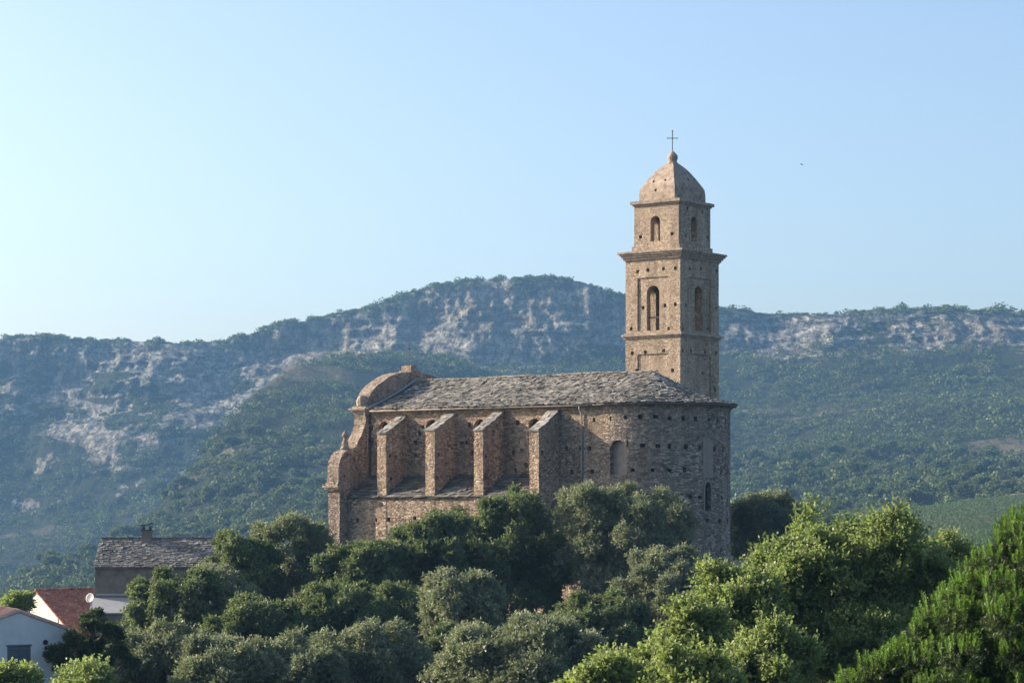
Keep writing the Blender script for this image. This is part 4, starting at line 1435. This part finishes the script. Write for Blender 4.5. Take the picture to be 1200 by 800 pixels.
mb.prism([(cxp - .5, zr + 1.1), (cxp - .1, zr + 1.16), (cxp + .5, zr + 1.32), (cxp + .46, zr + 1.42), (cxp, zr + 1.26), (cxp - .46, zr + 1.24)], 'y', -.6, .1)
part(mb, "chimney_cap", M['iron'], chm)
zl = (V0 - 703) * (Yh - 3) / F
mb = MB(13)
mb.poly([(-W2 - .1, -6.4, zl - 1.15), (-W2 + 4, -6.4, zl - 1.15), (-W2 + 4, -3.4, zl), (-W2 - .1, -3.4, zl), (-W2 - .1, -6.4, zl - 1.05), (-W2 + 4, -6.4, zl - 1.05), (-W2 + 4, -3.4, zl + .1), (-W2 - .1, -3.4, zl + .1)],
        [(0, 3, 2, 1), (4, 5, 6, 7), (0, 1, 5, 4), (1, 2, 6, 5), (2, 3, 7, 6), (3, 0, 4, 7)])
lt = part(mb, "lean_to_roof", M['pale_roof'], h1r)
mb = MB(13); mb.prism([(-3.4, -13), (-3.4, zl - .01), (-6.2, zl - 1.1), (-6.2, -13)], 'x', -W2 + .05, -W2 + 3.9)
part(mb, "lean_to_wall", M['grey_wall'], h1r)
mb = MB(13); mb.box(-W2 + .1, -W2 + 2.7, -3.45, -3.405, (V0 - 699) * 196.6 / F, (V0 - 697) * 196.6 / F)
part(mb, "ledge", M['pale_roof'], h1r)

# 2: beige gable with red tiles
Y2 = 212.0; k2_ = Y2 / F
gx, gz2 = (43 - U0) * k2_, (V0 - 692) * k2_
h2r = empty("red_roofed_house", (gx, Y2, -14), "beige gabled house with a red tiled roof, between the white house and the grey house", "house", math.atan2(.6, .8))
# local x: along the ridge (to the right and away); local y: across, +y is to the left/away
def h2p(u_, v_):      # pixel -> (y, z) on the gable plane
    rd = ray(u_, v_)
    n = np.array([.8, .6]); t = (np.array([gx, Y2]) @ n) / (rd[:2] @ n)
    p = rd * t
    return (p[:2] - np.array([gx, Y2])) @ np.array([-.6, .8]), p[2]
yl, zlft = h2p(29, 708); yr, zrt = h2p(90, 747)
mb = MB(14)
mb.prism([(yl, -14), (yl, zlft), (0, gz2), (yr, zrt), (yr, -14)], 'x', 0, 9)
part(mb, "house_wall", M['beige_wall'], h2r, rough=(1.0, .01))
mb = MB(14)
def tiles(mb, c0, up, wlen, slen):
    up = np.array(up, float); up /= np.linalg.norm(up)
    rws = int(slen / .3)
    ncol = int(wlen / .24)
    nrm = np.cross((1, 0, 0), up)
    if nrm[2] < 0: nrm = -nrm
    for k in range(rws + 1):
        for j_ in range(ncol + 1):
            p = np.array(c0) + np.array([1, 0, 0]) * (j_ * .24 + random.uniform(-.01, .01)) + up * (k * .3 + random.uniform(-.02, .02)) + nrm * .05
            q = p + up * .38 - nrm * .03
            pts = []
            for pp_ in (p, q):
                for t in np.linspace(0, math.pi, 5):
                    pts.append(pp_ + np.array([1, 0, 0]) * math.cos(t) * .12 + nrm * (math.sin(t) * .075 - .02))
            mb.poly(pts, [(i, i + 1, i + 6, i + 5) for i in range(4)] + [(0, 1, 2, 3, 4)], min(1, max(0, random.gauss(.5, .22))))
tiles(mb, (-.1, yr - .12, zrt - .08), (0, -yr + .12, gz2 - zrt + .08), 9.0, math.hypot(yr, gz2 - zrt))
tiles(mb, (-.1, yl + .1, zlft - .08), (0, -yl - .1, gz2 - zlft + .08), 9.0, math.hypot(yl, gz2 - zlft))
mb.prism([(yr - .1, zrt - .04), (0, gz2 + .05), (yl + .1, zlft - .03), (yl + .1, zlft - .1), (0, gz2 - .03), (yr - .1, zrt - .12)], 'x', -.12, 9.0, .2)
for k in range(24):
    mb.tube([(-.15 + k * .38, 0, gz2 + .07), (-.15 + k * .38 + .42, 0, gz2 + .1)], [.13, .11], 8)
part(mb, "roof", M['tile'], h2r)
mb = MB(14); mb.box(-.06, -.01, yr * .55, yr * .55 + .1, -12, zrt + (gz2 - zrt) * .45)
part(mb, "drainpipe", M['zinc'], h2r)
# satellite dish
dpos = at_px(106.5, 700.5, 192)
dr = empty("satellite_dish", (dpos[0], dpos[1], dpos[2] - 1.2), "white satellite dish beside the grey house wall, above the red tiles", "satellite dish", R(-30))
mb = MB()
mb.lathe(0, 0, [(.02, 0), (.22, .04), (.4, .12), (.42, .135), (.37, .125), (.05, .06)], 20)
me = mb.mesh("dish", smooth=True); me.transform(Matrix.Translation((0, 0, 1.2)) @ Matrix.Rotation(R(72), 4, 'X'))
link_mesh("dish", me, M['dish'], dr)
mb = MB(); mb.tube([(0, .1, 0), (0, .1, 1.2)], .04, 8); mb.tube([(0, 0, .7), (0, -.6, 1.1)], .02, 6)
mb.build("mast", M['zinc'], dr)

# 3: white house, bottom left
Y3 = 100.0; k3 = Y3 / F
c3x, c3z = (22 - U0) * k3, (V0 - 717.5) * k3
h3r = empty("white_house", (c3x, Y3, -16), "white-walled house in shade with a blue-grey shuttered window, bottom left corner", "house", R(25))
# local: gable wall in the x-z plane at y = 0, ridge runs to +y
ca, sa = math.cos(R(25)), math.sin(R(25))
def h3p(u_, v_, yo=0.0):
    rd = ray(u_, v_)
    n = np.array([-sa, ca]); o_ = np.array([c3x, Y3]) + n * yo; t = (o_ @ n) / (rd[:2] @ n)
    p = rd * t
    return (p[:2] - np.array([c3x, Y3])) @ np.array([ca, sa]), p[2]
xr, zr3 = h3p(81, 738.5); xl, zl3 = -4.6, c3z - 4.6 * .34
mb = MB(16)
mb.prism([(xl, -16), (xr, -16), (xr, zr3), (0, c3z), (xl, zl3)], 'y', 0, 9)
hw = part(mb, "house_wall", M['white_wall'], h3r)
wx0, wz1 = h3p(8.5, 757); wx1, wz0 = h3p(36, 797)
cw = MB(16); cw.box(wx0, wx1, -.5, .14, wz0, wz1)
boolean_cut(hw, cw.mesh("c"))
mb = MB(16)
rs_ = (c3z - zr3) / xr
for (xa, za, xb, zb2) in ((xl - .35, zl3 - .12, 0, c3z), (xr + .12, zr3 - .05, 0, c3z)):
    d = 1 if xb > xa else -1
    mb.poly([(xa, -.06, za + .02), (xb, -.06, zb2 + .02), (xb, 9.1, zb2 + .02), (xa, 9.1, za + .02), (xa, -.06, za + .1), (xb, -.06, zb2 + .1), (xb, 9.1, zb2 + .1), (xa, 9.1, za + .1)],
            [(0, 3, 2, 1), (4, 5, 6, 7), (0, 1, 5, 4), (1, 2, 6, 5), (2, 3, 7, 6), (3, 0, 4, 7)], .9)
# rows of tiles on the visible left slope
ncol3 = int(9 / .25)
for j_ in range(ncol3):
    for (xa, za) in ((xl - .35, zl3 - .12), (xr + .1, zr3 - .04)):
        mb.tube([(xa, .05 + j_ * .25, za + .1), (0, .05 + j_ * .25, c3z + .1)], .07, 6)
M['pink_tile'] = rnd_mat("faded_tiles", [(0, (0.42, 0.26, 0.2)), (1, (0.6, 0.42, 0.33))])
part(mb, "roof", M['pink_tile'], h3r)
wn_ = MB(16); wn_.box(wx0 + .01, wx1 - .01, .08, .12, wz0, wz1 - .01)
wo_ = part(wn_, "window", M['dark'], h3r)
mb = MB(16)
midx = (wx0 + wx1) / 2
for xa, xb in ((wx0 + .02, midx - .008), (midx + .008, wx1 - .02)):
    mb.box(xa, xb, .02, .05, wz0 + .02, wz1 - .03)
    for zz_ in np.arange(wz0 + .08, wz1 - .1, .09):
        mb.obox(((xa + xb) / 2, .005, zz_), ((xb - xa) / 2 - .05, 0, 0), (0, .022, -.014), (0, .004, .01))
part(mb, "shutter", M['shutter'], wo_)
mb = MB(16); mb.box(wx0 - .05, wx1 + .05, -.03, .12, wz1, wz1 + .07)
part(mb, "lintel", M['shutter'], wo_)
vx_, vz_ = h3p(53, 752)
mb = MB(16); mb.lathe(0, 0, [(.11, 0), (.11, .05), (.08, .06)], 14)
me = mb.mesh("vent"); me.transform(Matrix.Translation((vx_, 0.0, vz_ + 16)) @ Matrix.Rotation(R(90), 4, 'X') @ Matrix.Translation((0, 0, -16)))
link_mesh("vent", me, M['dark'], h3r)

# 4: end of another red roof at the left edge
p4 = at_px(-14, 709, 190)
h4 = empty("neighbour_house", (p4[0], 190, -16), "far house at the left edge showing only a strip of red roof", "house", R(5))
mb = MB(16); z4_ = p4[2]
mb.prism([(-3, -16), (3, -16), (3, z4_ - 1.2), (0, z4_ - .1), (-3, z4_ - 1.2)], 'x', -3.2, 1.6)
part(mb, "house_wall", M['beige_wall'], h4)
mb = MB(16)
mb.prism([(-3.3, z4_ - 1.25), (0, z4_ - .02), (3.3, z4_ - 1.25), (3.3, z4_ - 1.12), (0, z4_ + .1), (-3.3, z4_ - 1.12)], 'x', -3.3, 1.7, .5)
for k in range(20):
    mb.tube([(-3.2 + k * .25, -3.3, z4_ - 1.12), (-3.2 + k * .25, 0, z4_ + .1)], .07, 6)
part(mb, "roof", M['tile'], h4)

# ------------------------------------------------------------------ TREES round the church
tree("evergreen_oak", 588, 668, 76, 92, 152, 'oak', "big dark round evergreen tree in front of the third and fourth buttresses", m=64, lower=10)
tree("evergreen_oak", 500, 672, 62, 72, 147, 'oak', "evergreen tree just left of the big dark round one, below the second buttress", m=46, lower=8)
tree("evergreen_oak", 425, 690, 52, 62, 144, 'oak', "smaller evergreen tree hiding the left foot of the church front", m=40, lower=6)
tree("olive_tree", 345, 672, 62, 62, 150, 'olive', "rounded grey-green tree just left of the church's scrolled front", m=44, lower=6)
tree("evergreen_oak", 282, 680, 40, 58, 146, 'oak', "upright tree beside the right end of the grey house roof", m=36, lower=6)
tree("evergreen_oak", 212, 728, 66, 62, 136, 'oak', "broad dark green tree below the slate-roofed house", m=48, lower=6)
tree("evergreen_oak", 395, 738, 74, 56, 132, 'oak', "wide dark evergreen tree in the middle of the left thicket", m=48, lower=4)
tree("evergreen_oak", 300, 752, 60, 50, 128, 'oak', "low dark tree in the hollow of the left thicket", m=42)
tree("olive_tree", 425, 790, 72, 58, 112, 'olive', "grey-green rounded tree at the bottom edge below the scrolled front", m=52)
tree("olive_tree", 330, 802, 66, 52, 108, 'olive', "grey-green tree at the bottom edge, left of the rounded one", m=46)
tree("olive_tree", 195, 792, 62, 54, 106, 'olive', "pale olive tree at the bottom edge, right of the small pine", m=48)
tree("olive_tree", 540, 722, 44, 50, 124, 'olive', "upright grey olive tree at the foot of the big dark round tree", m=36)
tree("olive_tree", 727, 628, 76, 62, 150, 'olive', "large silvery olive tree against the foot of the round apse", m=64, lower=26)
tree("olive_tree", 778, 690, 46, 46, 140, 'olive', "smaller olive tree growing below the apse, beside the leafy bright tree", m=34)
tree("evergreen_oak", 708, 742, 70, 44, 136, 'oak', "low dark bush in deep shade under the silvery olive", "bush", m=40)
tree("olive_tree", 612, 792, 96, 62, 100, 'olive', "wide silvery olive tree at the bottom edge in the middle", m=64)
tree("evergreen_oak", 520, 800, 40, 70, 118, 'oak', "dark tree between the two bottom-edge olives", m=36)
tree("olive_tree", 897, 622, 50, 48, 187, 'olive', "dense round tree behind the right edge of the apse", m=80, lower=6)
tree("evergreen_oak", 468, 742, 60, 52, 138, 'oak', "dark evergreen tree behind the bottom-edge olives, below the second buttress", m=44)
tree("olive_tree", 255, 708, 46, 46, 139, 'olive', "grey-green tree right below the end of the slate roof", m=36)
tree("olive_tree", 262, 800, 56, 50, 102, 'olive', "soft grey olive tree at the bottom edge between two larger ones", m=44)
tree("evergreen_oak", 640, 668, 34, 56, 158, 'oak', "narrow dark tree hiding the foot of the last buttress", m=30, lower=5)
# leafy trees on the right
tree("broadleaf_tree", 975, 712, 84, 114, 73, 'broad', "large leafy bright green tree below the vineyard, right of the church", m=80, up=.6,
     more=[(1045, 692, 66, 88, -2.0, 56), (915, 732, 62, 98, -2.6, 52), (1010, 780, 70, 70, -4, 52), (960, 690, 50, 66, -3, 34)])
tree("broadleaf_tree", 1105, 696, 52, 70, 80, 'broad', "leafy green tree between the large leafy tree and the bright pine", m=52, up=.6, more=[(1130, 760, 50, 60, -3, 34)])
tree("broadleaf_tree", 862, 750, 66, 98, 68, 'broad', "leafy bright green tree in front of the apse foot", m=60, up=.6,
     more=[(815, 775, 46, 72, -3.0, 36), (905, 800, 56, 60, -5, 36)])
tree("broadleaf_tree", 758, 826, 84, 68, 62, 'bright', "sunlit yellow-green leafy tree at the bottom edge, right of centre", m=60, up=.5,
     more=[(706, 832, 58, 50, -2, 34), (810, 830, 62, 66, -3, 40)])
tree("leafy_bush", 14, 812, 32, 28, 80, 'bright', "leafy bush in the bottom left corner under the shuttered window", "bush", m=26)
tree("leafy_bush", 98, 815, 40, 40, 84, 'broad', "yellow-green leafy bush at the foot of the small pine", "bush", m=30)
tree("leafy_bush", 20, 709, 16, 10, 130, 'bright', "small bright bush behind the white house roof", "bush", m=14, ntw=20)

# ------------------------------------------------------------------ PINES
M['leaf_pine'] = leaf_mat("pine_shoots", [(0, (0.06, 0.13, 0.014)), (0.5, (0.11, 0.22, 0.024)), (1, (0.19, 0.32, 0.045))], .35, .5, .3)
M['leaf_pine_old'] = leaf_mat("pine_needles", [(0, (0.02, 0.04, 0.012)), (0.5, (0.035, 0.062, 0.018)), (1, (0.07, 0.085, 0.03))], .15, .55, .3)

def pine(name, label, root_xyz, clumps, radii, shoots, needles, slen, nl_, nw_, old, trunk_pts):
    root = empty(name, root_xyz, label, "tree")
    cs = np.array(clumps) - np.array(root_xyz)
    # upright candle shoots
    n = len(cs) * shoots
    c = np.repeat(cs, shoots, 0); rad = np.repeat(radii, shoots)
    d = unit(rng.normal(size=(n, 3))); d[:, 2] = np.abs(d[:, 2]) * .9 - .12
    d = unit(d)
    p = c + d * (rad * rng.uniform(.72, 1.0, n))[:, None] * np.array([1, 1, .7])
    t = unit(d * .22 + np.array([0, 0, 1.0]) + rng.normal(size=(n, 3)) * .08)
    ln = slen * rng.uniform(.6, 1.25, n)
    s = rng.random((n, needles))
    P = p[:, None] + t[:, None] * (ln[:, None] * s)[..., None]
    rd = rng.normal(size=(n, needles, 3)); rd = unit(rd - (rd * t[:, None]).sum(-1, keepdims=True) * t[:, None])
    ax = unit(t[:, None] * 1.0 + rd * .85)
    sd_ = unit(np.cross(ax, rd + 1e-3))
    L = nl_ * rng.uniform(.8, 1.2, (n, needles, 1)); W = nw_
    V = np.stack([P - sd_ * W * .5, P + ax * L * .5 + sd_ * 0 - sd_ * W * .5, P + ax * L, P + ax * L * .5 + sd_ * W * .5], 2).reshape(-1, 3)
    nf = n * needles
    rn_ = np.clip(np.repeat(rng.random(n), needles) * .6 + rng.random(nf) * .4, 0, 1)
    link_mesh("crown", np_mesh("crown", V, np.arange(nf * 4).reshape(nf, 4), 4, {"rnd": ('FACE', rn_)}), M['leaf_pine'], root)
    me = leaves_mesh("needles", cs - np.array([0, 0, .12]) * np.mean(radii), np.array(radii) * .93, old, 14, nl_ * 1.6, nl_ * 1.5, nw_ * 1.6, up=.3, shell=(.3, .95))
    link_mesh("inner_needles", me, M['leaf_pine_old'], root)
    mb = MB()
    tp_ = [Vector(q) - Vector(root_xyz) for q in trunk_pts]
    nn = len(tp_)
    r0 = .05 * (tp_[-1] - tp_[0]).length ** .8 + .05
    mb.tube(tp_, [r0 * (1 - .75 * i / (nn - 1)) for i in range(nn)], 9)
    for q in cs[::2]:
        q = Vector(q)
        hz_ = min(tp_, key=lambda w: abs(w.z - (q.z - (q - w).length * .2)) + .2 * (w - q).length)
        md_ = hz_.lerp(q, .5) + Vector((0, 0, -.1))
        mb.tube([hz_, md_, q], [.07, .05, .02], 6)
    mb.build("trunk", M['bark'], root)
    return root

# big pine, bottom right: tiers of boughs stepping up to the right
Yp = 45.0; kp = Yp / F
cl_, rd_ = [], []
edge = [(990, 800), (1015, 778), (1055, 765), (1075, 740), (1100, 705), (1122, 682), (1150, 655), (1178, 625), (1200, 600), (1230, 570), (1270, 540), (1330, 560), (1420, 640), (1500, 760), (1500, 900)]
eu = np.array([e[0] for e in edge]); ev = np.array([e[1] for e in edge])
while len(cl_) < 300:
    uu = 985 + (270 * rng.random() if rng.random() < .85 else 270 + 220 * rng.random())
    top = np.interp(uu, eu, ev)
    vv = top + 14 + rng.random() ** 1.35 * 240
    if vv > 960: continue
    dd = rng.uniform(-2.6, 2.2) * min(1, (vv - top) / 120 + .25)
    yq = Yp + dd
    pr = rng.uniform(.26, .46)
    cl_.append(at_px(uu, vv, yq)); rd_.append(pr)
px_, py_ = (1290 - U0) * kp, Yp + .5
gzp = float(terrain_z(np.array([px_]), np.array([py_]))[0])
pine("pine_tree", "bright green pine with upright shoots filling the bottom right corner", (px_, py_, gzp), cl_, np.array(rd_), 20, 64, .24, .066, .015, 60,
     [(px_, py_, gzp - .5), (px_ + .1, py_, -4.5), (px_, py_, -2), (px_ - .1, py_, .4)])

# small dark pine, bottom left
Ys = 100.0; ks = Ys / F
cl_, rd_ = [], []
for (uu, vv, w, h) in ((108, 722, 14, 8), (98, 735, 20, 8), (120, 738, 20, 9), (84, 748, 24, 7), (112, 752, 28, 8), (68, 762, 16, 6), (135, 760, 20, 8), (92, 768, 30, 8), (122, 775, 26, 8),
                       (75, 780, 18, 7), (140, 745, 16, 7), (150, 775, 16, 8), (106, 790, 30, 9), (60, 770, 9, 4)):
    for _ in range(4):
        cl_.append(at_px(uu + rng.normal(0, w * .45), vv + rng.normal(0, h * .4), Ys + rng.uniform(-.9, .9))); rd_.append(rng.uniform(.14, .28))
px_, py_ = (108 - U0) * ks, Ys
gzp = float(terrain_z(np.array([px_]), np.array([py_]))[0])
q = pine("pine_tree", "small dark pine with tiered boughs in front of the red-roofed house", (px_, py_, gzp), cl_, np.array(rd_), 24, 22, .14, .10, .02, 40,
     [(px_, py_, gzp - .5), (px_ + .1, py_, -8), (px_, py_, -6), (px_, py_, -4.9)])
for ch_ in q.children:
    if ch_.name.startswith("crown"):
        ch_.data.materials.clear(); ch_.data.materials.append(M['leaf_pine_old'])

# ------------------------------------------------------------------ a bird in the sky
bp = at_px(940, 193, 160)
mb = MB()
bd = [(0, -.2, 0), (.05, -.05, .02), (.05, .12, .0), (0, .28, 0), (-.05, .12, 0), (-.05, -.05, .02), (0, 0, .07), (0, 0, -.05)]
mb.poly(bd, [(0, 1, 6), (1, 2, 6), (2, 3, 6), (3, 4, 6), (4, 5, 6), (5, 0, 6), (1, 0, 7), (2, 1, 7), (3, 2, 7), (4, 3, 7), (5, 4, 7), (0, 5, 7)])
for s_ in (-1, 1):
    mb.poly([(s_ * .04, -.06, .02), (s_ * .28, -.08, .12), (s_ * .5, .06, .06), (s_ * .04, .1, .02), (s_ * .04, -.06, .0), (s_ * .04, .1, .0)], [(0, 1, 2, 3), (4, 1, 2, 5), (0, 1, 4), (3, 2, 5)])
o = mb.build("bird", M['iron'], None, tuple(bp)); o.rotation_euler = (0, 0, R(50)); o.scale = (.45, .45, .45)
tag(o, "tiny dark bird flying in the sky right of the bell tower", "bird")
